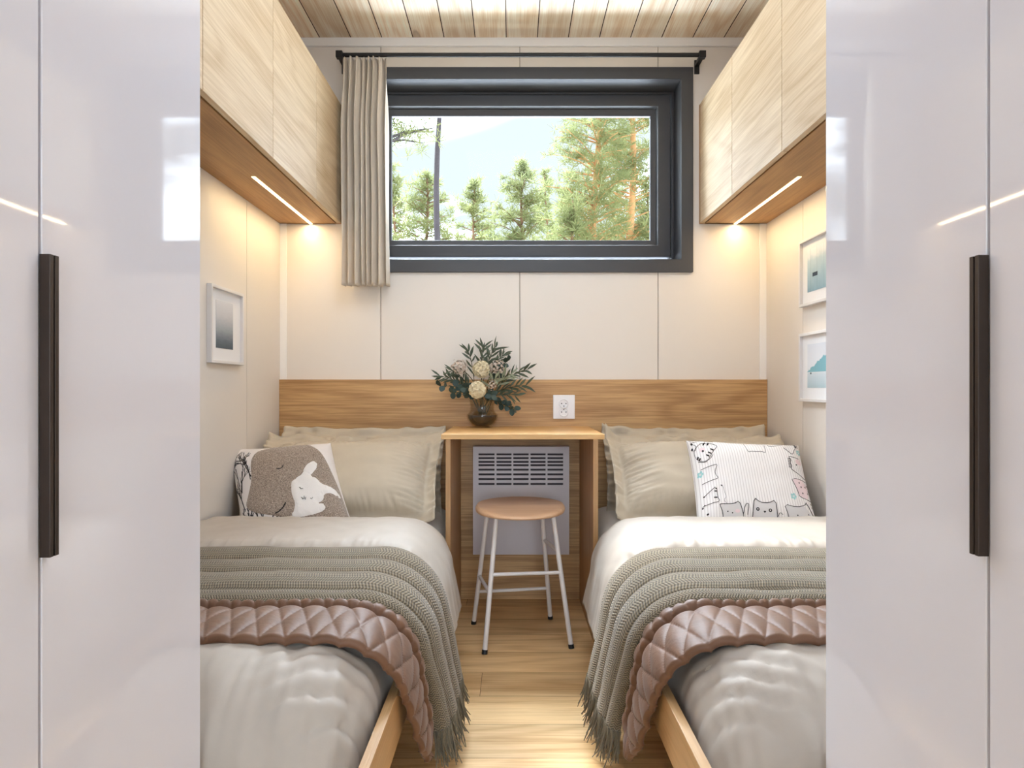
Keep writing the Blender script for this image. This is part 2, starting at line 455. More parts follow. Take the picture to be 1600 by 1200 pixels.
# unseen rear wall, its wide glazed opening added to let in fill light
mb = MB()
mb.box(XL-.03, -.83, YF-.12, YF, 0, ZC+.004); mb.box(.93, XR+.03, YF-.12, YF, 0, ZC+.004)
mb.box(-.83, .93, YF-.12, YF, 2.2, ZC+.004)
struct(mb.build('wall_front', [M['wall']]))
w2 = struct(thing('window_2', 'added glazed door behind the camera', 'window', (.05, YF-.06, 0))); del w2['label'], w2['category']
mb = MB(); mb.ring((-.83, .93, 0, 2.2), (-.76, .86, .07, 2.13), YF-.09, YF-.03); mb.box(.025, .075, YF-.085, YF-.035, .07, 2.13)
mb.build('window_frame', M['frame'], w2)
mb = MB(); mb.box(-.76, .025, YF-.064, YF-.058, .07, 2.13); mb.box(.075, .86, YF-.064, YF-.058, .07, 2.13)
mb.build('window_pane', M['pane'], w2)
# trims
mb = MB(); mb.box(XL, XR, YB-.012, YB, 2.411, ZC, .002); struct(mb.build('trim_1', M['trim']))
mb = MB(); mb.box(XL, XL+.030, YB-.006, YB, .956, 2.411, .0015); struct(mb.build('trim_2', M['trim']))
mb = MB(); mb.box(XR-.030, XR, YB-.006, YB, .956, 2.411, .0015); struct(mb.build('trim_3', M['trim']))

# window ---------------------------------------------------------------
w1 = struct(thing('window_1', 'x', 'window', (.041, YB, WZ0))); del w1['label'], w1['category']
def mir(x1): return .082-x1
mb = MB(); mb.ring((mir(.790), .790, 1.424, 2.318), (WX0, WX1, WZ0, WZ1), YB-.014, YB-.0005)
bevel(mb.build('casing', M['frame'], w1), .0025)
mb = MB(); mb.ring((H0+.004, H1-.004, HZ0+.004, HZ1-.004), (WX0, WX1, WZ0, WZ1), YB-.0005, 2.968)
mb.build('reveal', M['frame'], w1)
mb = MB(); mb.ring((H0+.004, H1-.004, HZ0+.004, HZ1-.004), (mir(.724), .724, 1.503, 2.254), 2.968, 3.05)
mb.ring((mir(.733), .733, 1.492, 2.263), (mir(.7225), .7225, 1.505, 2.2525), 2.962, 2.97)
bevel(mb.build('window_frame', M['frame'], w1), .002)
sash = None
mb = MB(); mb.ring((mir(.7187), .7187, 1.5135, 2.2475), (mir(.6605), .6605, 1.567, 2.196), 2.956, 3.04)
sash = bevel(mb.build('sash', M['frame'], w1), .004, 3)
mb = MB()   # sloped glazing bead
o = (mir(.658), .658, 1.5695, 2.1935); i = (mir(.6353), .6353, 1.598, 2.168)
def rc(r, y): return [(r[0], y, r[2]), (r[1], y, r[2]), (r[1], y, r[3]), (r[0], y, r[3])]
n = mb.add(rc(o, 2.985)+rc(i, 3.0)+rc(i, 3.02)+rc(o, 3.02))
for a in range(3):
    for k in range(4): mb.face((n+a*4+k, n+a*4+(k+1) % 4, n+a*4+4+(k+1) % 4, n+a*4+4+k))
bevel(mb.build('glazing_bead', M['frame'], sash), .0015)
mb = MB(); mb.box(mir(.64), .64, 3.008, 3.014, 1.59, 2.175); mb.build('pane', M['pane'], w1)

# overhead cabinets -----------------------------------------------------
def cabinet(side):
    if side < 0: xw, xf, seams, lx, lab = XL, -.745, [2.846, 2.491, 2.037, 1.573, 1.12], -.878, 'pale oak overhead cabinet on the left wall beside the curtain'
    else: xw, xf, seams, lx, lab = XR, .818, [2.838, 2.428, 1.980, 1.533, 1.12], .976, 'pale oak overhead cabinet on the right wall above the framed prints'
    z0, z1 = 1.637, 2.155; g = -side
    t = thing('overhead_cabinet', lab, 'cabinet', ((xw+xf)/2, 2., z0), 'overhead cabinets')
    def bx(a, b, *r, **k): return (min(a, b), max(a, b))+r
    xd = xf-g*.019
    mb = MB(); c = xd-g*.006
    mb.box(*bx(xw+g*.0005, c, 1.10, YB-.0015, z0, z0+.018)); mb.box(*bx(xw+g*.0005, c, 1.10, YB-.0015, z1-.018, z1))
    mb.box(*bx(xw+g*.0005, xw+g*.012, 1.10, YB-.0015, z0+.018, z1-.018))
    mb.box(*bx(xw+g*.012, c, 1.10, 1.118, z0+.018, z1-.018))
    mb.build('carcass', M['oakY'], t)
    mb = MB(); mb.box(*bx(xw+g*.012, xf, seams[0]+.0012, YB-.0015, z0, z1), bev=.0008); mb.build('end_panel', M['oakZ'], t)
    for a, b in zip(seams, seams[1:]):
        mb = MB(); mb.box(*bx(xd, xf, b+.0018, a-.0018, z0+.0, z1), bev=.001)
        mb.build('door', M['cabdoor'], t)
    mb = MB(); mb.box(lx-.0065, lx+.0065, 2.215, YB-.004, z0-.0015, z0-.0002)
    o = mb.build('light_strip', M['led'], t); o['label'] = 'glowing warm light strip'
    ld = bpy.data.lights.new('strip_light', 'AREA'); ld.shape = 'RECTANGLE'; ld.size = .012; ld.size_y = .63
    ld.energy = 1.55; ld.color = (1, .76, .44)
    lo = bpy.data.objects.new('strip_light', ld); lo.location = (lx, 2.532, z0-.004); COL.objects.link(lo)
cabinet(-1); cabinet(1)

# wardrobes ----------------------------------------------------------------
def wardrobe(side):
    if side < 0: xw, xf, e, sm, lab = XL, -.487, 1.020, .674, 'glossy white wardrobe filling the left edge of the view'
    else: xw, xf, e, sm, lab = XR, .495, 1.030, .679, 'glossy white wardrobe filling the right edge of the view'
    g = -side; n0 = .30
    t = thing('wardrobe', lab, 'wardrobe', ((xw+xf)/2, .65, 0), 'white wardrobes')
    def bx(a, b, *r): return (min(a, b), max(a, b))+r
    c = xf-g*.021
    mb = MB()
    mb.box(*bx(xw+g*.002, c, e-.018, e-.001, 0, 2.44)); mb.box(*bx(xw+g*.002, c, n0, n0+.018, 0, 2.44))
    mb.box(*bx(xw+g*.002, xw+g*.010, n0+.018, e-.018, 0, 2.44))
    mb.box(*bx(xw+g*.01, c, n0+.018, e-.018, .07, .088)); mb.box(*bx(xw+g*.01, c, n0+.018, e-.018, 2.42, 2.44))
    mb.build('carcass', M['edge'], t)
    mb = MB(); mb.box(*bx(xf-g*.05, xf-g*.035, n0+.018, e-.018, 0, .07)); mb.build('plinth', M['edge'], t)
    mb = MB(); mb.box(*bx(c, c+g*.001, sm-.01, sm+.01, .08, 2.43)); mb.build('seam_strip', M['greyseam'], t)  # grey strip added behind the door gap, standing in for its shade
    for k, (a, b) in enumerate(((sm+.0023, e), (n0, sm-.0023))):
        mb = MB(); mb.box(*bx(xf-g*.0195, xf, a, b, .075, 2.435), bev=.0012)
        d = mb.build('door', M['lacq'], t)
        if k == 0:
            h = MB(); z0, z1 = .745, 1.058; y0 = sm-.002
            # stepped profile: two lips with a groove
            pr = [(0, 0), (.0112, 0), (.0112, .0055), (.0085, .0060), (.0085, .0075), (.0112, .0080), (.0112, .0135), (0, .0135)]
            nn = len(pr); b0 = h.add([(xf+g*(p+.0002), y0+q, z0) for p, q in pr]+[(xf+g*(p+.0002), y0+q, z1) for p, q in pr])
            for j in range(nn): h.face((b0+j, b0+(j+1) % nn, b0+nn+(j+1) % nn, b0+nn+j))
            h.face([b0+j for j in range(nn)]); h.face([b0+nn+j for j in reversed(range(nn))])
            ho = bevel(h.build('handle', M['handle'], d), .0004); ho['label'] = 'long dark bronze grooved handle'
wardrobe(-1); wardrobe(1)

# headboard panel, desk, heater, outlet --------------------------------------
mb = MB(); mb.box(XL+.001, XR-.001, 2.840, YB-.001, .001, .956, .001)
tag(mb.build('headboard_panel', M['oakX']), 'oak panel along the back wall behind both beds and the desk', 'headboard')
YD = 2.36; XDL, XDR = -.222, .2935
t = thing('desk', 'narrow oak wall desk standing between the two beds', 'desk', (.036, 2.6, 0))
mb = MB(); mb.box(-.256, .334, YD-.004, 2.8395, .734, .752, .0012); mb.build('desktop', M['oaktop'], t)
mb = MB(); mb.box(XDL-.018, XDL, YD, 2.8395, 0, .734, .0008); mb.build('side_panel', M['oakZ'], t)
mb = MB(); mb.box(XDR, XDR+.018, YD, 2.8395, 0, .734, .0008); mb.build('side_panel', M['oakZ'], t)

t = thing('convector_heater', 'white panel heater with slotted grille under the desk', 'heater', (.038, 2.8, .21))
hx0, hx1, hy, hz0, hz1 = -.166, .243, 2.775, .211, .670
mb = MB()   # front panel built round its slots
cols = [(-.1427, -.0742), (-.066, -.002), (.0054, .0707), (.0788, .1430), (.1508, .2174)]
rowz = [.637, .621, .605, .591, .572, .552, .532, .511]
zc = sorted([(z-.0042, z+.0042) for z in rowz])
last = hz0
for (a, b) in zc:
    mb.box(hx0, hx1, hy, hy+.004, last, a); last = b
    xl = hx0
    for (c0, c1) in cols:
        mb.box(xl, c0, hy, hy+.004, a, b); xl = c1
    mb.box(xl, hx1, hy, hy+.004, a, b)
mb.box(hx0, hx1, hy, hy+.004, last, hz1)
mb.build('front_panel', M['heater'], t)
mb = MB(); mb.box(hx0, hx1, hy+.004, hy+.058, hz0, hz0+.002); mb.box(hx0, hx1, hy+.004, hy+.058, hz1-.002, hz1)
mb.box(hx0, hx0+.002, hy+.004, hy+.058, hz0+.002, hz1-.002); mb.box(hx1-.002, hx1, hy+.004, hy+.058, hz0+.002, hz1-.002)
mb.build('casing', M['heater'], t)
mb = MB(); mb.box(hx0+.01, hx1-.01, hy+.012, hy+.05, hz0+.02, hz1-.01); mb.build('heating_core', M['slot'], t)
for bx0 in (hx0+.05, hx1-.09):
    mb = MB(); mb.box(bx0, bx0+.04, hy+.05, 2.8398, .3, .6); mb.build('wall_bracket', M['slot'], t)

t = thing('power_outlet', 'white double power outlet on the oak headboard panel above the desk', 'outlet', (.2255, 2.84, .784))
mb = MB(); mb.box(.1785, .2725, 2.832, 2.8398, .785, .889, .002, 3); mb.build('cover_plate', M['plastic'], t)
for zz, nm in ((.852, 'socket'), (.815, 'socket')):
    mb = MB(); seg = 28
    pr = [(.0205, 2.832), (.0205, 2.8265), (.019, 2.8255), (.0175, 2.8255), (.0165, 2.8285), (.0, 2.829)]
    rows = [mb.add([(.2245+r*cos(2*pi*j/seg), yv, zz+r*sin(2*pi*j/seg)) for j in range(seg)]) for r, yv in pr]
    for q0, q1 in zip(rows, rows[1:]):
        for j in range(seg): mb.face((q0+j, q0+(j+1) % seg, q1+(j+1) % seg, q1+j))
    so = mb.build('socket', M['plastic'], t, True, 40)
    mb = MB()
    for dx in (-.0095, .0095): mb.tube([(.2245+dx, 2.8282, zz), (.2245+dx, 2.8305, zz)], .0026, 10)
    mb.tube([(.2245, 2.8255, zz+(.011 if zz < .83 else -.011)), (.2245, 2.8305, zz+(.011 if zz < .83 else -.011))], .0024, 10)
    mb.build('contact_hole', M['ink'], so)

# curtain rod + curtain -----------------------------------------------------
t = thing('curtain_rod', 'black curtain rod above the window', 'curtain rod', (.04, 2.79, 2.32))
mb = MB(); mb.tube([(-.735, 2.775, 2.335), (.812, 2.775, 2.335)], .0088, 16); mb.build('rod', M['black'], t, True, 40)
for sx in (-.733, .808):
    mb = MB(); mb.box(sx-.014, sx+.014, 2.762, 2.789, 2.321, 2.349, .002); mb.box(sx-.009, sx+.009, 2.786, YB, 2.324, 2.34, .001); mb.box(sx-.011, sx+.011, YB-.006, YB-.0002, 2.292, 2.352, .001)
    mb.build('bracket', M['black'], t)
mb = MB()
def cur(u, v):
    z = lerp(2.3255, 1.356, v)
    x0, x1 = -.722, -.524-.010*(1-v)
    nf = 7.5
    ph = u*nf*2*pi + .9*sin(u*9+1)+.25*n3(u*7, v*1.2, 3)
    amp = lerp(.022, .040, sst(0, .35, v))*(1+.35*n3(u*5, 0, 9))
    xx = lerp(x0, x1, u) + .009*sin(ph*1.0+1.4)*sst(0, .3, v) + .004*n3(u*20, v*2, 1)
    yv = 2.786 + amp*cos(ph)*.80 + .006*cos(2.3*ph+v)*(1-v) + .004*n3(u*14, v*3, 5)
    return (xx, yv, z)
mb.grid(230, 60, cur)
o = mb.build('curtain', M['curtain'], None, True); solid(o, .0016, 0)
tag(o, 'beige pleated curtain gathered at the left side of the window', 'curtain')

# pictures -------------------------------------------------------------------
def picture(side, y0, y1, z0, z1, kind, lab, pw=(.26, .79), pz=(.215, .835)):
    xw = XL if side < 0 else XR; g = -side
    t = thing('picture_frame', lab, 'picture', (xw, (y0+y1)/2, z0), 'framed prints')
    def X(a): return xw+g*a
    mb = MB(); b = .0105
    def rr(r, x): return [(x, r[0], r[2]), (x, r[1], r[2]), (x, r[1], r[3]), (x, r[0], r[3])]
    O = (y0, y1, z0, z1); I = (y0+b, y1-b, z0+b, z1-b)
    n = mb.add(rr(O, X(.0004))+rr(O, X(.018))+rr(I, X(.018))+rr(I, X(.0004)))
    for a in range(4):
        for k in range(4): mb.face((n+a*4+k, n+a*4+(k+1) % 4, n+((a+1) % 4)*4+(k+1) % 4, n+((a+1) % 4)*4+k))
    bevel(mb.build('frame', M['pframe'], t), .0012)
    mb = MB(); mb.box(min(X(.001), X(.007)), max(X(.001), X(.007)), y0+b, y1-b, z0+b, z1-b); mb.build('mat_board', M['mat'], t)
    w, h = y1-y0, z1-z0
    a0, a1 = y0+w*pw[0], y0+w*pw[1]; c0, c1 = z0+h*pz[0], z0+h*pz[1]
    # bevelled lip of the mat window, then the print
    mb = MB()
    q = [(X(.0078), a0, c0), (X(.0078), a1, c0), (X(.0078), a1, c1), (X(.0078), a0, c1)]
    r = [(X(.0071), a0, c0), (X(.0071), a1, c0), (X(.0071), a1, c1), (X(.0071), a0, c1)]
    uv = [(0, 0), (1, 0), (1, 1), (0, 1)] if side < 0 else [(1, 0), (0, 0), (0, 1), (1, 1)]
    n = mb.add(q+r); mb.face((n, n+1, n+2, n+3), uv)
    for k in range(4): mb.face((n+k, n+(k+1) % 4, n+4+(k+1) % 4, n+4+k))
    mb.build('print', art(kind), t)
picture(-1, 2.166, 2.428, 1.004, 1.268, 'sea', 'white framed grey misty sea print on the left wall', (.2, .72), (.2, .82))
picture(1, 2.229, 2.493, 1.2256, 1.476, 'jetty', 'white framed blue lake print with dark jetty, upper of two on the right wall', (.22, .8), (.2, .83))
picture(1, 2.229, 2.493, .869, 1.125, 'hill', 'white framed pale print with teal hill, lower of two on the right wall', (.22, .8), (.2, .83))

# stool -----------------------------------------------------------------------
t = thing('stool', 'round wooden stool with white metal legs in front of the desk', 'stool', (.0296, 2.426, 0))
mb = MB(); cx, cy, rs = .0305, 2.424, .1665; seg = 56
def seat_top(r, a):
    yv = r*sin(a); fr = sst(0.0, -1., yv/rs) if yv < 0 else 0
    return .4905-.019*max(0, -yv/rs)**1.3-.004*(1-(r/rs)**2)*(1 if yv > 0 else .4)
prof = [(0, 't'), (.3, 't'), (.6, 't'), (.85, 't'), (.955, 't')]
rows = []
for fr_, _ in prof:
    rows.append(mb.add([(cx+rs*fr_*cos(2*pi*j/seg), cy+rs*fr_*sin(2*pi*j/seg), seat_top(rs*fr_, 2*pi*j/seg)) for j in range(seg)]))
for fr_, dz in ((.99, .28), (1., .52), (.985, .80), (.95, .96), (.90, 1.), (.5, 1.), (0.001, 1.)):
    rows.append(mb.add([(cx+rs*fr_*cos(2*pi*j/seg), cy+rs*fr_*sin(2*pi*j/seg), lerp(seat_top(rs*.955, 2*pi*j/seg), .459, dz)) for j in range(seg)]))
for q0, q1 in zip(rows, rows[1:]):
    for j in range(seg): mb.face((q0+j, q0+(j+1) % seg, q1+(j+1) % seg, q1+j))
mb.build('seat', M['seat'], t, True, 50)
feet = {'FL': (-.095, 2.256), 'FR': (.210, 2.306), 'BL': (-.1496, 2.543), 'BR': (.153, 2.599)}
tops = {'FL': (-.056, 2.365), 'FR': (.148, 2.375), 'BL': (-.092, 2.475), 'BR': (.113, 2.49)}
def leg(k, z):
    f, p = feet[k], tops[k]; w = z/.461
    return Vector((lerp(f[0], p[0], w), lerp(f[1], p[1], w), z))
for k in ('FL', 'FR', 'BL', 'BR'):
    mb = MB(); mb.tube([leg(k, .012), leg(k, .2), leg(k, .461)], .0088, 14)
    l = mb.build('leg', M['white_metal'], t, True, 50)
    mb = MB(); mb.tube([leg(k, .0), leg(k, .014)], .0102, 14); c = mb.build('foot_cap', M['black'], l, True, 50); c['label'] = 'black foot cap'
for a, b, z in (('FL', 'FR', .257), ('BL', 'BR', .132), ('BL', 'FL', .196), ('BR', 'FR', .332)):
    mb = MB(); mb.tube([leg(a, z), leg(b, z)], .0066, 12); mb.build('rung', M['white_metal'], t, True, 50)

# ------------------------------------------------------------------ beds
ZT = .437
def hang(s, W, zt, r=.135, am=R(79)):
    uc = W-.13
    if s <= uc: return (s, zt, 0., 1.)
    a = (s-uc)/r
    if a <= am: return (uc+r*sin(a), zt-r+r*cos(a), sin(a), cos(a))
    L = s-uc-r*am
    return (uc+r*sin(am)+L*cos(am), zt-r+r*cos(am)-L*sin(am), sin(am), cos(am))
def tuck(s, W, zt):
    uc = W-.155; r = .122; am = R(112)
    if s <= uc: return (s, zt, 0., 1.)
    a = (s-uc)/r
    if a <= am: return (uc+r*sin(a), zt-r+r*cos(a), sin(a), cos(a))
    L = s-uc-r*am
    return (uc+r*sin(am)+L*cos(am), zt-r+r*cos(am)-L*sin(am), sin(am), cos(am))

def bed(side):
    L = side < 0
    sd = 0. if L else 31.
    W = (XDL-XL) if L else (XR-XDR)
    foot = 1.026 if L else 1.036
    word, other = ('left', 'right') if L else ('right', 'left')
    def X(u): return XL+u if L else XR-u
    def bx(a, b): return (min(X(a), X(b)), max(X(a), X(b)))
    # frame
    t = thing('bed', 'low oak single bed along the %s wall' % word, 'bed', (X(W/2), 1.95, 0), 'single beds')
    mb = MB(); mb.box(*bx(W-.018, W), .99, YD-.001, .228, .328, .001); mb.build('side_rail', M['rail'], t)
    mb = MB(); mb.box(*bx(.004, .022), foot+.018, 2.835, .228, .328, .001); mb.build('side_rail', M['rail'], t)
    mb = MB(); mb.box(*bx(.004, W-.0185), foot, foot+.017, .2, .262, .001); mb.build('footboard', M['rail'], t)
    mb = MB(); mb.box(*bx(.023, W-.0185), 2.82, 2.838, .2, .3, .001); mb.build('head_rail', M['rail'], t)
    mb = MB(); mb.box(*bx(.024, W-.02), foot+.02, 2.818, .222, .24); mb.build('slat_base', M['rail'], t)
    for u in (.06, W-.14):
        for yv in (1.25, 2.7):
            mb = MB(); mb.box(*bx(u, u+.05), yv, yv+.05, 0, .222, .001); mb.build('leg', M['rail'], t)
    # mattress
    mb = MB(); mb.box(*bx(.012, W-.045), foot+.115, 2.815, .242, .424, .088, 7)
    mb.v = [(v[0]+(.023 if L else -.023) if (v[1] > 2 and abs(v[0]-X(W)) < .2) else v[0], v[1], v[2]) for v in mb.v]
    tag(mb.build('mattress', M['sheet'], None, True), 'mattress in a pale fitted sheet on the %s bed' % word, 'mattress', 'mattresses')
    # duvet
    def zprof(d):
        if d >= foot+.234: return ZT
        return .225+(ZT-.225)*max(0., 1-((foot+.234-d)/.234)**2.2)**.4545
    def eroll(d):
        if d < 1.80: return 0.
        if d < 1.86: return .050*math.sqrt(max(0, 1-((1.86-d)/.06)**2))
        if d < 2.16: return .050+.006*sin((d-1.86)/.3*pi)
        if d < 2.30: return -.010+.060*math.sqrt(max(0, 1-((d-2.16)/.14)**2))
        return -.010
    uc = W-.13; smax_ = uc+.135*R(79)+.150
    ds = []
    d = foot+.002
    while d < 2.30:
        ds.append(d); d += .0045 if (1.79 < d < 1.87 or d < 1.09) else .0085
    ds.append(2.30)
    ns = 190
    def duv(a, d):
        smax = smax_-.14*(1-sst(1.42, 1.60, d))
        s = .012+a*(smax-.012)
        zt = zprof(d)
        h = sst(1.24, 1.42, d)
        p1 = hang(s, W, zt); p0 = tuck(s*(W-.155+.122*R(112)+.05)/smax, W, zt)
        u, z, nu, nz = (lerp(x, y_, h) for x, y_ in zip(p0, p1))
        side_ = sst(uc-.02, uc+.18, s)
        e = eroll(d)*lerp(1., .38, side_)
        # wrinkles
        w = .0045*n3(u*7+sd, d*6, 1)+.0022*n3(u*22+sd, d*14, 2)
        if d > 1.79:
            k = math.exp(-((d-1.835)/.035)**2)
            w += .0065*k*n3(s*46+sd, d*8, 4)+.004*k*n3(s*95+sd, d*10, 6)
            w += .005*abs(n3(s*9+sd, d*4-s*3, 8))
            e2 = sst(2.16, 2.26, d); w += .005*e2*n3(s*20+sd, d*8, 3)
        if d < 1.32:
            k = 1-sst(1.18, 1.32, d)
            g = sst(W-.30, W-.13, u)*(1-.6*sst(W-.06, W-.02, u))     # gathers near the rail
            ph = d*150+(W-u)*70+4*n3(d*9+sd, u*9, 7)
            w += k*g*.013*(abs(sin(ph*.5))**.7-.6)*(.5+.9*abs(n3(d*14+sd, u*5, 17)))
            cu_ = W-.47+.10*(1.22-d)                                 # crease running down from the quilt
            w -= k*.016*math.exp(-((u-cu_)/.018)**2)*sst(1.02, 1.13, d)
            w += k*.010*math.exp(-((u-cu_-.05)/.022)**2)*sst(1.03, 1.13, d)
            w -= k*.009*math.exp(-((u-cu_-.095)/.016)**2)*sst(1.06, 1.16, d)
            w += k*.009*n3(u*22+sd+d*5, d*4, 11)+k*.0055*n3(u*55+sd, d*5, 12)*sst(1.22, 1.1, d)
            w += k*.018*(1-((u-.36)/.45)**2)*.6
        fl = sst(uc+.1, smax, s)*h
        w += fl*(.010*n3(d*11+sd, 0, 5)+.005*n3(d*28+sd, s*3, 6))
        # far corner sweeps up towards the pillow
        o_ = e+w
        return (X(u+nu*o_), d, z+nz*o_)
    mb = MB(); n = mb.add([duv(i/(ns-1), d) for d in ds for i in range(ns)])
    for j in range(len(ds)-1):
        for i in range(ns-1): mb.face((n+j*ns+i, n+j*ns+i+1, n+(j+1)*ns+i+1, n+(j+1)*ns+i))
    o = mb.build('duvet', M['duvet'], None, True); solid(o, .006)
    tag(o, 'off-white duvet folded back over the %s bed' % word, 'duvet', 'duvets')

    # knit throw
    cre = [1.412, 1.466, 1.585, 1.70, 1.822]
    s0 = .015; Sth = uc+.135*R(79)+.20
    def dmap(dt, s):
        f = sst(uc-.03, Sth, s)
        near, far = lerp(1.412, 1.50, f), lerp(1.822, 1.80, f)
        return lerp(near, far, (dt-1.412)/(1.822-1.412))
    def thr(a, b):
        s = s0+a*(Sth-s0); dt = lerp(1.412, 1.822, b)
        u, z, nu, nz = hang(s, W, ZT)
        seg_ = min(3, int(b*4)); f = b*4-seg_
        c0, c1 = cre[seg_], cre[seg_+1]
        c0 += .007*n3(s*4+sd, seg_*3., 20)*(seg_ > 0); c1 += .007*n3(s*4+sd, (seg_+1)*3., 20)*(seg_ < 3)
        w_ = c1-c0; th = lerp(R(-52), R(170), f)        # every fold overhangs the one in front
        dd = (c0+c1)/2-w_*.65*cos(th); h_ = (.012+.19*w_)*(1+.18*n3(s*5, seg_*2.+sd, 3))
        d = dmap(dd, s)
        o_ = .014+h_*max(-.42, sin(th))+.0025*n3(s*12+sd, dt*12, 9)
        fl = sst(uc+.12, Sth, s); o_ += fl*.006*n3(dt*16+sd, 0, 2)
        return (X(u+nu*o_), d, z+nz*o_)
    mb = MB(); mb.grid(190, 193, thr, lambda a, b: (s0+a*(Sth-s0), b*.46))
    o = mb.build('throw_blanket', M['knit'], None, True); solid(o, .006)
    tag(o, 'chunky olive-grey knit throw across the %s bed' % word, 'blanket', 'knit throws')
    fr = MB(); rnd = random.Random(5+side)
    for k in range(190):
        b = k/189.
        p = Vector(thr(1., b)); q = Vector(thr(.985, b)); dr = (p-q).normalized()
        ln = .055+.03*rnd.random(); sw = Vector((rnd.uniform(-.2, .25)*(1 if L else -1), rnd.uniform(-.45, .5), 0))
        pts = []
        for j in range(6):
            f = j/5.
            pp = p+dr*ln*f+sw*(ln*f*f*.8)+Vector((0, .004*sin(f*6+k), 0))
            pts.append((pp.x, pp.y, max(pp.z, .004)))
        fr.tube(pts, [.0017, .0017, .0016, .0015, .0014, .0011], 5)
    fo = fr.build('fringe', M['yarn'], o, True); fo['kind'] = 'stuff'

    # quilted blanket
    Sq = uc+.135*R(79)+.185
    def qm(a, b, base=False):
        s = s0+a*(Sq-s0)
        f = sst(uc, Sq, s); tip = sst(Sq-.05, Sq, s)
        near, far = lerp(1.212, 1.315, f**1.3), lerp(1.43, 1.435, f)
        near, far = lerp(near, 1.345, tip), lerp(far, 1.365, tip)
        u, z, nu, nz = hang(s, W, ZT)
        near += .006*n3(s*5+sd, 0, 33)
        wd = far-near
        T = .019*lerp(1, .75, f)
        if b < .22:                                    # rolled near edge
            an = lerp(-.5*pi, .5*pi, b/.22)
            d = near+T*.5*(1-cos(an)); o_ = T*.5+T*.5*sin(an)+.002
            pp = 1.0
        else:
            x = (b-.22)/.78
            d = lerp(near+T*.5, far, x)
            o_ = T+.002+.003*sin(pi*min(1, x/.76))
            cr = .80                                   # fold line before the doubled hem
            o_ -= .014*math.exp(-((x-cr)/.035)**2)
            o_ += .004*sst(.84, .9, x)
        v = d*1.0+T*(0 if b > .22 else -(.22-b)*2)
        p = (s-.20*v)/.05; q = (s+.42*v)/.05
        puff = (abs(sin(pi*p))*abs(sin(pi*q)))**.26
        o_ += .0085*(puff-.6)
        o_ += .003*n3(s*9+sd, v*9, 14)
        return (X(u+nu*o_), d, z+nz*o_)
    mb = MB(); mb.grid(420, 110, qm)
    o = mb.build('quilt', M['quilt'], None, True); solid(o, .004)
    tag(o, 'brown diamond-quilted blanket across the %s bed' % word, 'quilt', 'quilted blankets')

    # pillows
    def pillow(name, lab, ctr, ang, w, h, T, fl, seed, yaw=0., mat=None, droop=0.):
        mb = MB()
        lat = Vector((1, 0, 0)) if L else Vector((-1, 0, 0))     # towards the aisle
        up = Vector((0, cos(R(ang)), sin(R(ang)))); nr = Vector((0, -sin(R(ang)), cos(R(ang))))
        Rz = Matrix.Rotation(R(yaw), 3, 'Z'); lat = Rz @ lat; up = Rz @ up; nr = Rz @ nr
        c = Vector(ctr)
        def pt(a, b, sgn):
            # a,b in [-1-f, 1+f]; beyond 1 is flange
            aa, bb = max(-1, min(1, a)), max(-1, min(1, b))
            x = w/2*aa*(1-.035*(1-bb*bb)*abs(aa)); y_ = h/2*bb*(1-.05*(1-aa*aa)*abs(bb))
            ex, ey = max(0, abs(a)-1)*w/2, max(0, abs(b)-1)*h/2
            x += math.copysign(ex, a); y_ += math.copysign(ey, b)
            th = T*(max(0, 1-aa**4)**.48)*(max(0, 1-bb**4)**.48)
            edge = max(abs(aa), abs(bb))
            wr = .007*n3(aa*3+seed, bb*3, 1)*(1-edge**6)
            radial = abs(n3(bb*9+seed+aa*3, aa*2.2, 5)); ka = sst(.45, .98, abs(aa))*(1-sst(.98, 1.0, abs(aa)))
            wr -= .020*radial*ka
            radial = abs(n3(aa*16+seed+bb*3, bb*2, 7)); kb = sst(.55, .98, abs(bb))*(1-sst(.98, 1., abs(bb)))
            wr -= .016*radial*kb
            z_ = sgn*(.0022+th+(wr if th > 0 else 0)*sst(0, .02, th))
            f = (ex+ey)
            z_ += ex*.45
            z_ += f*.5*n3(a*6+seed, b*6, 9)+ (.018*n3(a*4, b*7+seed, 2)*min(1, f/.03))
            if droop and a > .9:
                k = (a-.9)*w/2; z_ += droop*k; x -= abs(droop)*k*.25
            y_ -= .02*(1-aa*aa)*(1 if b > .9 else 0)*0
            return c+lat*x+up*y_+nr*z_
        ea, eb = 1+fl/(w/2), 1+fl/(h/2)
        na, nb = 120, 84
        def rm(k, n, e):
            x = -1+2*k/(n-1)
            lim = .92
            if abs(x) <= lim: return x/lim
            return math.copysign(1+(abs(x)-lim)/(1-lim)*(e-1), x)
        for sgn in (1, -1):
            n = mb.add([pt(rm(i, na, ea), rm(j, nb, eb), sgn) for j in range(nb) for i in range(na)])
            for j in range(nb-1):
                for i in range(na-1): mb.face((n+j*na+i, n+j*na+i+1, n+(j+1)*na+i+1, n+(j+1)*na+i))
        # rim
        m0, m1 = 0, na*nb
        loop = [i for i in range(na)]+[j*na+na-1 for j in range(1, nb)]+[(nb-1)*na+i for i in range(na-2, -1, -1)]+[j*na for j in range(nb-2, 0, -1)]
        for a, b in zip(loop, loop[1:]+loop[:1]): mb.face((a, b, m1+b, m1+a))
        o = mb.build(name, mat or M['pillow'], None, True)
        tag(o, lab, 'pillow', 'bed pillows')
        return o
    uo = .395
    pillow('pillow', 'beige pillow leaning on the headboard at the back of the %s bed' % word, (X(.385), 2.72, .572), 64, .60, .31, .060, .045, 3+sd)
    pillow('pillow', 'beige flanged pillow in front of the other on the %s bed' % word, (X(.388), 2.505, .572), 44, .62, .34, .082, .048, 8+sd, droop=.35)
    return X, W
XLf, WL = bed(-1)
XRf, WR = bed(1)

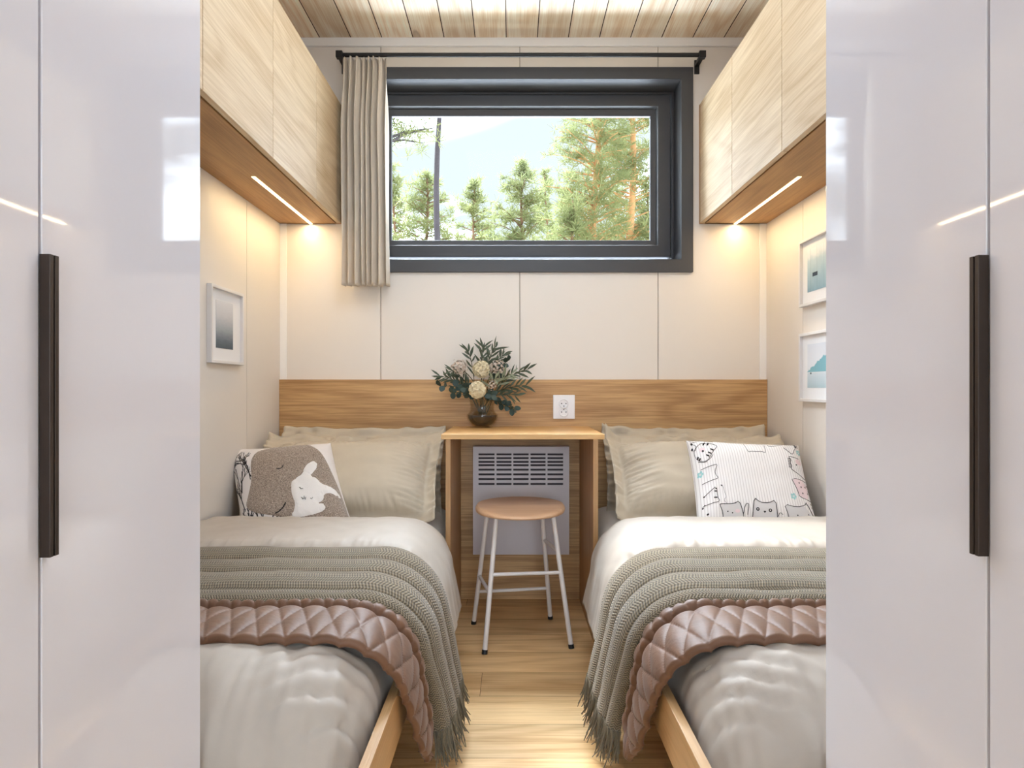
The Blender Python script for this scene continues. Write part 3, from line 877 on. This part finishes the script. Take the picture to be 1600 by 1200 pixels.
# ------------------------------------------------------------------ cushions
class Cushion:
    def __init__(s, c, ang, roll, yaw, w, h, T, seed, shear=0.):
        s.shear = shear
        s.w, s.h, s.T, s.seed = w, h, T, seed; s.c = Vector(c)
        lat = Vector((1, 0, 0)); up = Vector((0, cos(R(ang)), sin(R(ang)))); nr = Vector((0, -sin(R(ang)), cos(R(ang))))
        rot = Matrix.Rotation(R(yaw), 3, 'Z')
        s.nr = rot @ nr
        rr = Matrix.Rotation(R(roll), 3, s.nr)
        s.lat = rr @ (rot @ lat); s.up = rr @ (rot @ up)
    def pt(s, a, b, off=0., sgn=1):
        a = max(-1., min(1., a)); b = max(-1., min(1., b))
        x = s.w/2*a*(1-.05*(1-b*b)*abs(a)); y = s.h/2*b*(1-.06*(1-a*a)*abs(b))
        x -= s.shear*b
        th = s.T*(max(0, 1-a**4)**.6)*(max(0, 1-b**4)**.6)
        th += .004*n3(a*3+s.seed, b*3, 1)*(1-max(abs(a), abs(b))**4)
        return s.c+s.lat*x+s.up*y+s.nr*(sgn*(.0015+th+off))
    def cover(s, mb, n=64):
        base = []
        for sgn in (1, -1):
            b0 = mb.add([s.pt(-1+2*i/(n-1), -1+2*j/(n-1), 0, sgn) for j in range(n) for i in range(n)]); base.append(b0)
            for j in range(n-1):
                for i in range(n-1):
                    uv = [((p/(n-1))*s.w, (q/(n-1))*s.h) for p, q in ((i, j), (i+1, j), (i+1, j+1), (i, j+1))]
                    mb.face((b0+j*n+i, b0+j*n+i+1, b0+(j+1)*n+i+1, b0+(j+1)*n+i), uv)
        loop = [i for i in range(n)]+[j*n+n-1 for j in range(1, n)]+[(n-1)*n+i for i in range(n-2, -1, -1)]+[j*n for j in range(n-2, 0, -1)]
        for a, b in zip(loop, loop[1:]+loop[:1]): mb.face((base[0]+a, base[0]+b, base[1]+b, base[1]+a))
    def poly(s, mb, pts, off, eb=1.):
        bm = bmesh.new(); vs = [bm.verts.new((p[0], p[1], 0)) for p in pts]
        f = bm.faces.new(vs); bmesh.ops.triangulate(bm, faces=[f])
        for _ in range(6):
            es = [e for e in bm.edges if e.calc_length() > .09]
            if not es: break
            bmesh.ops.subdivide_edges(bm, edges=es, cuts=1); bmesh.ops.triangulate(bm, faces=bm.faces[:])
        for v in bm.verts:
            # raised middle, edge lies on the cover
            k = 0. if v.is_boundary else 1.
            v.co = s.pt(v.co.x, v.co.y, off*(eb+(1-eb)*k))
        mb.from_bm(bm)
    def line(s, mb, pts, r=.0011, off=.0008):
        fine = []
        for p, q in zip(pts, pts[1:]):
            m = max(1, int(math.hypot(q[0]-p[0], q[1]-p[1])/.06))
            for k in range(m): fine.append((lerp(p[0], q[0], k/m), lerp(p[1], q[1], k/m)))
        fine.append(pts[-1])
        mb.tube([s.pt(a, b, off) for a, b in fine], r, 5)

def smooth_poly(pts, closed=True, it=2):
    for _ in range(it):
        o = []
        n = len(pts)
        rng = range(n if closed else n-1)
        if not closed: o.append(pts[0])
        for k in rng:
            p, q = pts[k], pts[(k+1) % n]
            o.append((p[0]*.75+q[0]*.25, p[1]*.75+q[1]*.25)); o.append((p[0]*.25+q[0]*.75, p[1]*.25+q[1]*.75))
        if not closed: o.append(pts[-1])
        pts = o
    return pts

# bear cushion (left bed)
cu = Cushion((-.800, 2.350, .540), 50, 5, 0, .385, .42, .066, 4, .066)
def cp(x, y):
    yt = 170-40*(x-70)/1280
    b = 1-2*(y-yt)/1010.
    a = -1+2*(x-(70+.155*(y-170)))/1285.
    return (max(-.985, min(.985, a)), max(-.985, min(.985, b)))
t = thing('cushion', 'white cushion with sleeping grey bear and white bunny on the left bed', 'cushion', tuple(cu.c-Vector((0, 0, .15))), 'printed cushions')
mb = MB(); cu.cover(mb); mb.cur = 1
rnd = random.Random(12)
def twig(p, ang, ln, dep, r):
    q = (p[0]+ln*cos(ang), p[1]-ln*sin(ang))
    cu.line(mb, [cp(*p), cp(*q)], r, .0006)
    if dep:
        for k in range(rnd.choice((2, 3))):
            f = rnd.uniform(.35, 1.)
            twig((lerp(p[0], q[0], f), lerp(p[1], q[1], f)), ang+rnd.uniform(-.75, .75), ln*rnd.uniform(.5, .8), dep-1, r*.72)
twig((285, 880), R(112), 190, 3, .0016); twig((250, 700), R(84), 210, 3, .0014); twig((390, 560), R(118), 190, 3, .0018); twig((380, 590), R(100), 150, 3, .0014)
twig((220, 640), R(100), 200, 3, .0009); twig((180, 420), R(80), 120, 3, .0007)
for x in (230, 300, 350, 380, 440, 520, 600, 650, 690):
    twig((x, 1005), R(rnd.uniform(60, 120)), 75, 2, .0019)
mb.build('cover', [M['white_cloth'], M['ink']], t, True)
bear = [(285, 850), (340, 740), (400, 590), (392, 420), (450, 300), (560, 225), (720, 178), (900, 160), (1080, 182), (1210, 255), (1290, 360), (1360, 520), (1420, 690), (1480, 860), (1490, 1040), (1200, 1050), (900, 1020), (640, 965), (430, 930)]
mb = MB(); cu.poly(mb, smooth_poly([cp(*p) for p in bear]), .005, .25); mb.cur = 1
cu.line(mb, smooth_poly([cp(*p) for p in ((712, 505), (745, 508), (775, 492), (792, 466))], False), .0014, .0058)
cu.line(mb, smooth_poly([cp(*p) for p in ((650, 948), (700, 930), (750, 895), (782, 848))], False), .0018, .0058)
mb.cur = 2
bo = mb.build('bear_patch', [M['plush'], M['ink']], t, True); bo['label'] = 'grey-brown plush bear'
bun = [(850, 720), (868, 650), (930, 600), (1000, 572), (1025, 510), (1080, 450), (1150, 414), (1205, 440), (1195, 500), (1140, 555), (1105, 590), (1170, 610), (1225, 665), (1330, 672), (1400, 715), (1425, 790), (1330, 752), (1240, 765), (1215, 830), (1150, 862), (1190, 850), (1235, 880), (1220, 930), (1130, 960), (1000, 990), (790, 1000), (860, 930), (885, 860), (858, 790)]
mb = MB(); cu.poly(mb, smooth_poly([cp(*p) for p in bun]), .010, .4); mb.cur = 1
for l_ in (((960, 712), (975, 728), (1000, 726)), ((1070, 820), (1085, 828), (1098, 812)), ((972, 815), (985, 832), (1000, 822), (1012, 835), (1020, 812)), ((1000, 822), (1002, 800))):
    cu.line(mb, [cp(*p) for p in l_], .0010, .0110)
bo = mb.build('bunny_patch', [M['bunny'], M['ink']], t, True); bo['label'] = 'white plush bunny'

# cat cushion (right bed)
cu = Cushion((.860, 2.352, .548), 50, -3, -2, .42, .42, .070, 9)
def cq(x, y):
    yt = 130+10*(x-75)/1315
    b = 1-2*(y-yt)/1040.
    a = -1+2*(x-(75+.112*(y-130)))/1325.
    return (max(-.975, min(.975, a)), max(-.975, min(.975, b)))
mb = MB(); cu.cover(mb)
def fill(pts, m, off=.0005): mb.cur = m; cu.poly(mb, smooth_poly([cq(*p) for p in pts], True, 1), off)
def ln(pts, r=.0009, m=1, sm=1): mb.cur = m; cu.line(mb, smooth_poly([cq(*p) for p in pts], False, sm) if sm else [cq(*p) for p in pts], r, .0009)
def ell(cx_, cy_, rx, ry, n=14): return [(cx_+rx*cos(2*pi*k/n), cy_+ry*sin(2*pi*k/n)) for k in range(n)]
fill(((740, 1060), (762, 830), (820, 880), (920, 880), (990, 848), (1005, 1060)), 3)
fill(((430, 1060), (388, 905), (540, 900), (600, 868), (650, 1060)), 3)
fill(((1130, 1060), (1082, 880), (1220, 900), (1340, 862), (1450, 1060)), 3)
fill(((1400, 602), (1212, 602), (1250, 680), (1278, 788), (1420, 788)), 4)
fill(ell(1335, 400, 42, 34), 4); fill(ell(580, 965, 26, 18), 4, .0008); fill(ell(222, 300, 34, 28), 4)
ln(((735, 1060), (742, 985), (762, 825), (820, 878), (920, 878), (990, 845), (1002, 985), (1005, 1060)), .0013)
ln(((430, 1060), (425, 980), (385, 900), (400, 895), (540, 900), (600, 865), (640, 980), (650, 1060)), .0013)
ln(((640, 1000), (662, 905), (690, 888), (702, 905), (686, 1000)), .0011)
ln(((1130, 1060), (1120, 980), (1080, 880), (1220, 902), (1335, 862), (1352, 820), (1450, 985)), .0011)
ln(((1010, 1000), (1030, 962), (1060, 985)), .0010)
for ex, ey in ((795, 945), (928, 950)):
    fill(ell(ex, ey, 19, 17), 1, .0008); fill(ell(ex, ey, 7, 7, 8), 0, .0013)
fill(((850, 958), (888, 958), (868, 980)), 1, .0008)
for ex, ey in ((475, 968), (1225, 975), (1312, 980), (525, 982), (1358, 948)): fill(ell(ex, ey, 8, 7, 8), 1, .0008)
# upside-down cat on the top edge
ln(((712, 200), (722, 260), (745, 338), (772, 320), (840, 324), (900, 318), (942, 345), (945, 215)), .0009, 2)
# tiger head top left
ln(ell(240, 325, 105, 118)[1:9]+[(180, 240), (225, 205), (330, 215), (405, 260), (345, 330), (285, 415)], .0009)
for a in (((240, 240), (262, 205)), ((285, 245), (305, 210)), ((315, 300), (345, 320)), ((285, 340), (315, 360)), ((262, 370), (290, 390)), ((165, 400), (172, 375)), ((180, 420), (195, 398))): ln(a, .0028, 1, 0)
fill(ell(228, 320, 13, 15, 8), 1, .0008)
ln(((80, 150), (160, 185), (225, 145), (290, 180), (360, 180)), .0007, 2); ln(((110, 190), (170, 240), (150, 300), (100, 270)), .0009)
fill(ell(122, 200, 12, 18, 8), 1); fill(ell(120, 268, 10, 18, 8), 1)
# left edge creatures
ln(((170, 430), (250, 460), (280, 420)), .0008); ln(((190, 520), (330, 495), (382, 485), (340, 560), (360, 610), (385, 635), (300, 650), (200, 670)), .0008)
ln(((215, 805), (290, 755), (355, 712), (365, 830), (395, 868), (300, 880), (210, 890)), .0009)
for a in (((330, 760), (356, 765)), ((325, 825), (362, 828)), ((345, 742), (356, 735)), ((215, 800), (228, 800)), ((230, 880), (232, 890))): ln(a, .0022, 1, 0)
ln(((400, 705), (425, 712), (440, 770), (460, 830), (430, 860), (470, 900)), .0006, 2); fill(ell(412, 712, 9, 8, 8), 1)
fill(ell(265, 975, 14, 10, 8), 1); fill(ell(212, 905, 9, 10, 8), 1)
# right edge creatures
ln(((1170, 245), (1215, 290), (1270, 330), (1300, 260), (1335, 215), (1330, 165)), .0009); ln(((980, 215), (1010, 235), (1100, 215), (1180, 180)), .0006, 2)
for a in (((1320, 160), (1365, 200)), ((1365, 165), (1325, 200)), ((1340, 155), (1345, 205))): ln(a, .001, 1, 0)
ln(((1345, 358), (1240, 358), (1205, 362), (1240, 400), (1215, 440), (1240, 470), (1212, 500), (1270, 525), (1400, 570)), .0009)
for k in range(6): ln(((1195, 385+k*20), (1225, 392+k*18)), .0012, 1, 0)
ln(((1405, 600), (1205, 600), (1240, 670), (1270, 730), (1278, 790), (1435, 788)), .0009)
for ex, ey in ((1300, 442), (1318, 680), (1300, 640), (1380, 665), (1330, 740), (1410, 640), (1425, 690), (1408, 720), (1440, 850), (1430, 820)): fill(ell(ex, ey, 9, 9, 8), 1, .0008)
for cx_, cy_ in ((1205, 790), (1362, 270), (185, 565)):
    for k in range(5): fill(ell(cx_+22*cos(k*1.257), cy_+22*sin(k*1.257), 14, 14, 8), 5)
o = mb.build('cushion', [M['stripe'], M['ink'], M['greyink'], M['greyfill'], M['pink'], M['teal']], None, True)
tag(o, 'white striped cushion with drawn cats on the right bed', 'cushion', 'printed cushions')

# ------------------------------------------------------------------ vase and bouquet
VC = Vector((-.126, 2.768, .752))
t = thing('vase', 'small ribbed glass vase with dark water on the desk', 'vase', tuple(VC))
prof = [(.026, .0006), (.034, .003), (.050, .016), (.061, .032), (.0655, .047), (.0650, .054), (.056, .062), (.050, .072), (.050, .09), (.053, .110), (.056, .118)]
inn = [(.053, .118), (.050, .110), (.047, .09), (.047, .072), (.053, .062), (.062, .053), (.0622, .047), (.058, .033), (.047, .018), (.030, .007)]
mb = MB(); mb.lathe(prof, VC, 60, True, False, .018, 20); mb.lathe(inn, VC, 60, False, True)
n0 = len(prof)-1
mb.build('glass_body', M['vase'], t, True, 60)
mb = MB(); mb.lathe([(.029, .0078), (.0468, .0188), (.0572, .0335), (.0615, .047), (.0613, .0525)], VC, 48, True, True)
mb.build('water', M['water'], t, True, 40)

BC = VC+Vector((0, 0, .115))
def bp(px, py, d): return P(px, py, d)
def curve(p0, p1, sag=0., n=9):
    p0, p1 = Vector(p0), Vector(p1)
    mid = (p0+p1)/2; mid.x = lerp(p0.x, p1.x, .35); mid.z = lerp(p0.z, p1.z, .72)+sag; mid.y = lerp(p0.y, p1.y, .4)
    return [p0*(1-f)**2+mid*2*f*(1-f)+p1*f*f for f in (k/(n-1) for k in range(n))]
def leaf(mb, p, dr, nrm, L_, W_, fold=.25, shape='lance'):
    dr = dr.normalized(); sd_ = dr.cross(nrm)
    sd_ = sd_.normalized() if sd_.length > 1e-5 else dr.orthogonal().normalized(); up = sd_.cross(dr).normalized()
    if shape == 'lance': st = [(0, .08), (.25, .75), (.5, 1.), (.75, .7), (1., .03)]
    else: st = [(0, .15), (.15, .7), (.45, 1.), (.75, .85), (.93, .45), (1., .1)]
    rows = []
    for f, w in st:
        c = p+dr*L_*f+up*(-L_*.18*f*f)
        rows.append(mb.add([c-sd_*W_*w/2+up*fold*W_*w*.5, c, c+sd_*W_*w/2+up*fold*W_*w*.5]))
    for a, b in zip(rows, rows[1:]):
        mb.face((a, a+1, b+1, b)); mb.face((a+1, a+2, b+2, b+1))
def sprig(name, lab, tip, kind, seed, y=None, nleaf=20, cat='sprig', pale=False, side=0.):
    rn = random.Random(seed)
    base = VC+Vector((rn.uniform(-.02, .02), rn.uniform(-.02, .02), .055))
    neck = VC+Vector((rn.uniform(-.03, .03)+.02*(1 if tip[0] > 757 else -1), rn.uniform(-.025, .02), .12))
    tp = bp(tip[0], tip[1], tip[2])
    path = [base]+curve(neck, tp, .02)
    t = thing(name, lab, cat, tuple(base), 'bouquet stems')
    mb = MB(); mb.tube(path, [.0016]*(len(path)-2)+[.0011, .0007], 6); mb.build('stem', M['stem'], t, True)
    mb = MB()
    for k in range(nleaf):
        f = lerp(.30, 1., k/(nleaf-1)); x = 1+f*(len(path)-2); i_ = min(int(x), len(path)-2)
        p = Vector(path[i_]).lerp(Vector(path[i_+1]), x-i_); tn = (Vector(path[i_+1])-Vector(path[i_])).normalized()
        ax = tn.orthogonal().normalized(); ax.rotate(Matrix.Rotation(k*2.4+rn.random(), 3, tn))
        if kind == 'olive':
            d = (tn*.9+ax*rn.uniform(.5, 1.1)); leaf(mb, p, d, Vector((rn.uniform(-1, 1), -1, rn.uniform(-.3, 1))), rn.uniform(.036, .062), rn.uniform(.008, .0125))
        else:
            d = (tn*.45+ax*1.); leaf(mb, p, d, Vector((rn.uniform(-.6, .6), -1, rn.uniform(-.2, .8))), rn.uniform(.022, .032), rn.uniform(.020, .028), .15, 'round')
    mb.build('leaves', M['olivepale'] if pale else (M['olive'] if kind == 'olive' else M['euca']), t, True)
sprig('olive_sprig', 'tall olive sprig at the top left of the bouquet', (755, 543, 2.775), 'olive', 1)
sprig('olive_sprig', 'topmost olive sprig right of the bouquet middle', (775, 543, 2.76), 'olive', 2)
sprig('olive_sprig', 'thin olive sprig pointing up on the left of the tall white flower', (731, 548, 2.775), 'olive', 3, nleaf=12)
sprig('olive_sprig', 'olive sprig leaning to the upper right behind the curled leaf', (788, 553, 2.785), 'olive', 4)
sprig('olive_sprig', 'long olive sprig reaching furthest right towards the outlet', (826, 577, 2.74), 'olive', 5, nleaf=20)
sprig('olive_sprig', 'drooping olive sprig at the right above the oak panel', (824, 603, 2.72), 'olive', 6, nleaf=18)
sprig('olive_sprig', 'short olive sprig hanging down at the lower right', (807, 618, 2.70), 'olive', 7, nleaf=14)
sprig('olive_sprig', 'long olive sprig reaching furthest left', (688, 588, 2.74), 'olive', 8, nleaf=20)
sprig('olive_sprig', 'olive sprig at the left under the pinkish buds', (706, 580, 2.72), 'olive', 9, nleaf=16)
sprig('olive_sprig', 'pale leafy sprig in front of the tall white flower', (773, 592, 2.68), 'olive', 10, nleaf=10, pale=True)
sprig('olive_sprig', 'pale sprig in the right middle of the bouquet', (798, 585, 2.70), 'olive', 23, nleaf=14, pale=True)
sprig('eucalyptus_sprig', 'dark round-leaved eucalyptus sprig drooping furthest left', (687, 603, 2.72), 'euca', 11, nleaf=12)
sprig('eucalyptus_sprig', 'dark eucalyptus sprig low at the left of the vase neck', (706, 614, 2.69), 'euca', 12, nleaf=12)
sprig('eucalyptus_sprig', 'dark eucalyptus sprig hanging low at the right of the vase', (806, 641, 2.70), 'euca', 13, nleaf=15)
sprig('eucalyptus_sprig', 'dark eucalyptus sprig in the middle under the white flowers', (768, 618, 2.67), 'euca', 14, nleaf=12)
sprig('eucalyptus_sprig', 'curled dark eucalyptus sprig at the upper right', (795, 563, 2.75), 'euca', 15, nleaf=12)
sprig('eucalyptus_sprig', 'dark eucalyptus sprig at the left middle of the bouquet', (722, 606, 2.68), 'euca', 16, nleaf=12)
def blossom(lab, c, r, kind, seed, npet=70):
    rn = random.Random(seed); c = bp(*c)
    base = VC+Vector((rn.uniform(-.015, .015), rn.uniform(-.015, .015), .055))
    t = thing('white_flower' if kind == 'cream' else 'wax_flower', lab, 'flower', tuple(base), 'bouquet stems')
    mb = MB(); mb.tube([base]+curve(VC+Vector((0, 0, .12)), c, .0, 7), .0019, 6); mb.build('stem', M['stem'], t, True)
    mb = MB()
    for k in range(npet):
        z = 1-2*(k+.5)/npet; a = k*2.39996; q = math.sqrt(max(0, 1-z*z))
        n_ = Vector((q*cos(a), q*sin(a), z))
        if kind == 'cream':
            p = c+n_*r*rn.uniform(.62, .8)
            tn = n_.orthogonal().normalized(); tn.rotate(Matrix.Rotation(rn.random()*6.28, 3, n_))
            for h in range(4):
                dd = tn.copy(); dd.rotate(Matrix.Rotation(h*pi/2, 3, n_))
                leaf(mb, p, dd*.9+n_*.7, n_, r*.5, r*.44, .35, 'round')
        else:
            p = c+n_*r*rn.uniform(.6, 1.1); 
            for h in range(5):
                dd = n_.orthogonal().normalized(); dd.rotate(Matrix.Rotation(h*1.2566, 3, n_)); leaf(mb, p, dd*.9+n_*.4, n_, r*.22, r*.2, .2, 'round')
    if kind == 'cream':
        bm = bmesh.new(); bmesh.ops.create_icosphere(bm, subdivisions=2, radius=r*.5); bmesh.ops.translate(bm, verts=bm.verts, vec=c); mb.from_bm(bm)
    mb.build('petals', M['cream'] if kind == 'cream' else M['pinkish'], t, True)
blossom('large cream flower head in the upper middle of the bouquet', (752, 577, 2.70), .034, 'cream', 1, 60)
blossom('cream flower head low in the middle, just above the vase', (746, 609, 2.66), .034, 'cream', 2, 44)
blossom('pale cream flower head at the right behind the pale leaves', (776, 574, 2.73), .030, 'wax2', 3, 46)
blossom('small pale flower cluster right of the low cream flower', (769, 602, 2.67), .020, 'wax2', 5, 30)
blossom('fuzzy pinkish flower cluster at the upper left of the bouquet', (717, 574, 2.73), .034, 'wax', 4, 54)

# ------------------------------------------------------------------ outside: ground and pines
mb = MB(); mb.box(-60, 60, 3.3, 120, -.8, -.5); struct(mb.build('ground', M['paleground']))
def pine(lab, px, dist, top, base, half, seed, r=.12, bark='bark', lean=0., dens=1., bare=None, grp='pines outside the window'):
    rn = random.Random(seed)
    x0 = (px-800)/FX*dist
    t = thing('pine_tree', lab, 'tree', (x0, dist, -.5), grp)
    def ax(z): return Vector((x0+lean*(z/10.)+.10*sin(z*.7+seed), dist+.08*sin(z*.5+seed*2), z))
    mb = MB(); zs = [-.5+(top+.5)*k/14. for k in range(15)]
    mb.tube([ax(z) for z in zs], [r*(1-.72*(k/14.)) for k in range(15)], 10)
    mb.build('trunk', M[bark], t, True)
    fo = MB(); br = MB()
    nb = int(88*dens)
    for k in range(nb):
        f = ((k+rn.random())/nb)**1.3; z = lerp(base, top, f)
        wv = half*1.12*(1-f)**.72*(.55+.6*rn.random())*(.72+.28*min(1, f*6))
        a = rn.random()*6.28; p0 = ax(z); rise = rn.uniform(-.05, .35)*wv
        p1 = p0+Vector((cos(a)*wv, sin(a)*wv, rise+.15))
        br.tube([p0, (p0+p1)/2+Vector((0, 0, .06*wv)), p1], [.03, .02, .008], 5)
        ncl = max(2, int(4.5+wv*2.2))
        for c in range(ncl):
            g = lerp(.35, 1.05, (c+rn.random())/ncl); q = p0.lerp(p1, g)+Vector((rn.gauss(0, .16), rn.gauss(0, .16), rn.gauss(0, .10)))
            for m_ in range(15):
                dd = Vector((rn.gauss(0, 1), rn.gauss(0, 1), rn.gauss(.5, .8))).normalized(); s_ = dd.orthogonal().normalized()
                s_.rotate(Matrix.Rotation(rn.random()*6.28, 3, dd))
                st = q+dd*rn.uniform(0, .10); ln_ = rn.uniform(.16, .30)*(dist/24.)**.5; wd = .030*(dist/24.)
                fo.face([fo.add([st-s_*wd*.5, st+s_*wd*.5, st+dd*ln_+s_*wd*.2, st+dd*ln_-s_*wd*.2])+i for i in range(4)])
    br.build('branches', M[bark], t, True)
    fo.build('foliage', M['needle'], t, False, fix=False)
pine('tall bare pine trunk seen at the left of the window', 689, 15., 11.5, 7.6, 1.7, 1, .10, 'greybark', -.0)
pine('dark pine crown hanging in the top left corner of the window', 596, 13., 9.5, 5.75, 1.25, 17, .07, 'greybark', dens=1.1)
pine('low green pine behind the bare trunk at the left', 664, 26., 9.3, 3.0, 2.7, 2, .12, dens=1.2)
pine('pale pine beside the curtain at the left edge of the window', 615, 30., 11.0, 3.5, 1.5, 3, .12, dens=.7)
pine('small pine just right of the bare trunk', 742, 36., 12.3, 3.5, 2.5, 4, .12, dens=1.1)
pine('bushy pointed pine in the middle of the window', 818, 28., 10.4, 3., 2.7, 5, .14, dens=1.45)
pine('distant thin pine right of the bushy middle one', 853, 46., 16.2, 5., 1.7, 6, .14, dens=.7)
pine('tall orange-trunked pine on the right half of the window', 926, 21., 13., 5.2, 1.75, 7, .17, 'orangebark', .15, 1.7)
pine('tall pine at the right edge of the window', 982, 23., 14., 5.6, 1.9, 8, .2, 'orangebark', .1, 1.6)
pine('low pine at the foot of the orange trunk', 893, 19., 6.3, 1.5, 1.2, 9, .08, dens=1.0)
pine('low pine in the bottom right corner of the window', 1010, 24., 8.5, 2.0, 1.2, 10, .08, dens=.8)

# ------------------------------------------------------------------ light
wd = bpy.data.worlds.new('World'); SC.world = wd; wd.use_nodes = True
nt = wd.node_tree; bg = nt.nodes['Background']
tc = nt.nodes.new('ShaderNodeTexCoord'); mp = nt.nodes.new('ShaderNodeMapping'); mp.inputs['Scale'].default_value = (2.2, 2.2, 5.5)
mp.inputs['Location'].default_value = (.35, .2, .1)
nz = nt.nodes.new('ShaderNodeTexNoise'); nz.inputs['Scale'].default_value = 1.3; nz.inputs['Detail'].default_value = 6; nz.inputs['Roughness'].default_value = .55
cr = nt.nodes.new('ShaderNodeValToRGB'); cr.color_ramp.elements[0].position = .49; cr.color_ramp.elements[0].color = (.30, .335, .36, 1)
cr.color_ramp.elements[1].position = .60; cr.color_ramp.elements[1].color = (2.4, 2.7, 3.05, 1)
nt.links.new(tc.outputs['Generated'], mp.inputs[0]); nt.links.new(mp.outputs[0], nz.inputs['Vector']); nt.links.new(nz.outputs['Fac'], cr.inputs[0]); nt.links.new(cr.outputs[0], bg.inputs[0])
bg.inputs[1].default_value = 2.8
# bright sky glow added round the sun, out of view, to light the room
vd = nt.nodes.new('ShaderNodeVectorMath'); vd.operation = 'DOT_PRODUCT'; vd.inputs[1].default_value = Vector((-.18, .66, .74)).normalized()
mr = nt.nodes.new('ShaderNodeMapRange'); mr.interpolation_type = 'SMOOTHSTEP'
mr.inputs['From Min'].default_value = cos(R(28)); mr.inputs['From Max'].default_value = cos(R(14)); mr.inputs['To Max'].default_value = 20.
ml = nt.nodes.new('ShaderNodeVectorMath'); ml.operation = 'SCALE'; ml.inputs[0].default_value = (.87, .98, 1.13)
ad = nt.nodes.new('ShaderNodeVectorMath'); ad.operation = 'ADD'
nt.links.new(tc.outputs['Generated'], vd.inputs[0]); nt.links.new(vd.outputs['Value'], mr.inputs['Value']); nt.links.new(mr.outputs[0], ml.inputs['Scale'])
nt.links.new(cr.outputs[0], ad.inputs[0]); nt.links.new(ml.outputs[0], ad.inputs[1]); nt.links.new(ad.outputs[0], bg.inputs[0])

sun = bpy.data.lights.new('sun', 'SUN'); sun.energy = 2.6; sun.angle = R(4); sun.color = (1, .95, .88)
so = bpy.data.objects.new('sun', sun); COL.objects.link(so)
so.rotation_euler = Vector((.44, -1, -1.30)).to_track_quat('-Z', 'Y').to_euler()
def area(name, loc, dirv, sx, sy, e, col):
    a = bpy.data.lights.new(name, 'AREA'); a.shape = 'RECTANGLE'; a.size = sx; a.size_y = sy; a.energy = e; a.color = col
    o = bpy.data.objects.new(name, a); o.location = loc; o.rotation_euler = Vector(dirv).to_track_quat('-Z', 'Y').to_euler(); COL.objects.link(o); return o
area('rear_fill', (.05, YF-.25, 1.2), (0, 1, 0), 1.7, 2.1, 15, (.80, .94, 1.16))  # added fill light outside the rear opening, behind the camera
area('overhead_fill', (.05, 1.45, 2.435), (0, .0, -1), .7, .8, 11, (.78, .95, 1.2))  # added overhead fill without a fixture, out of view

area('sill_fill', (.041, 4.2, 1.22), (0, -1, .55), 2.4, .9, 105, (.82, .95, 1.18))  # added light below the sill, unseen, to brighten the ceiling
# ------------------------------------------------------------------ camera
cam = bpy.data.cameras.new('camera'); cam.sensor_width = 36; cam.lens = FX*36/1600; cam.shift_y = 6/1600.; cam.clip_start = .02; cam.clip_end = 300
co = bpy.data.objects.new('camera', cam); co.location = (0, 0, .92); co.rotation_euler = (R(90), 0, 0); COL.objects.link(co); SC.camera = co
vs = SC.view_settings; vs.view_transform = 'Standard'; vs.look = 'None'; vs.exposure = .14; vs.gamma = 1.; vs.use_curve_mapping = False
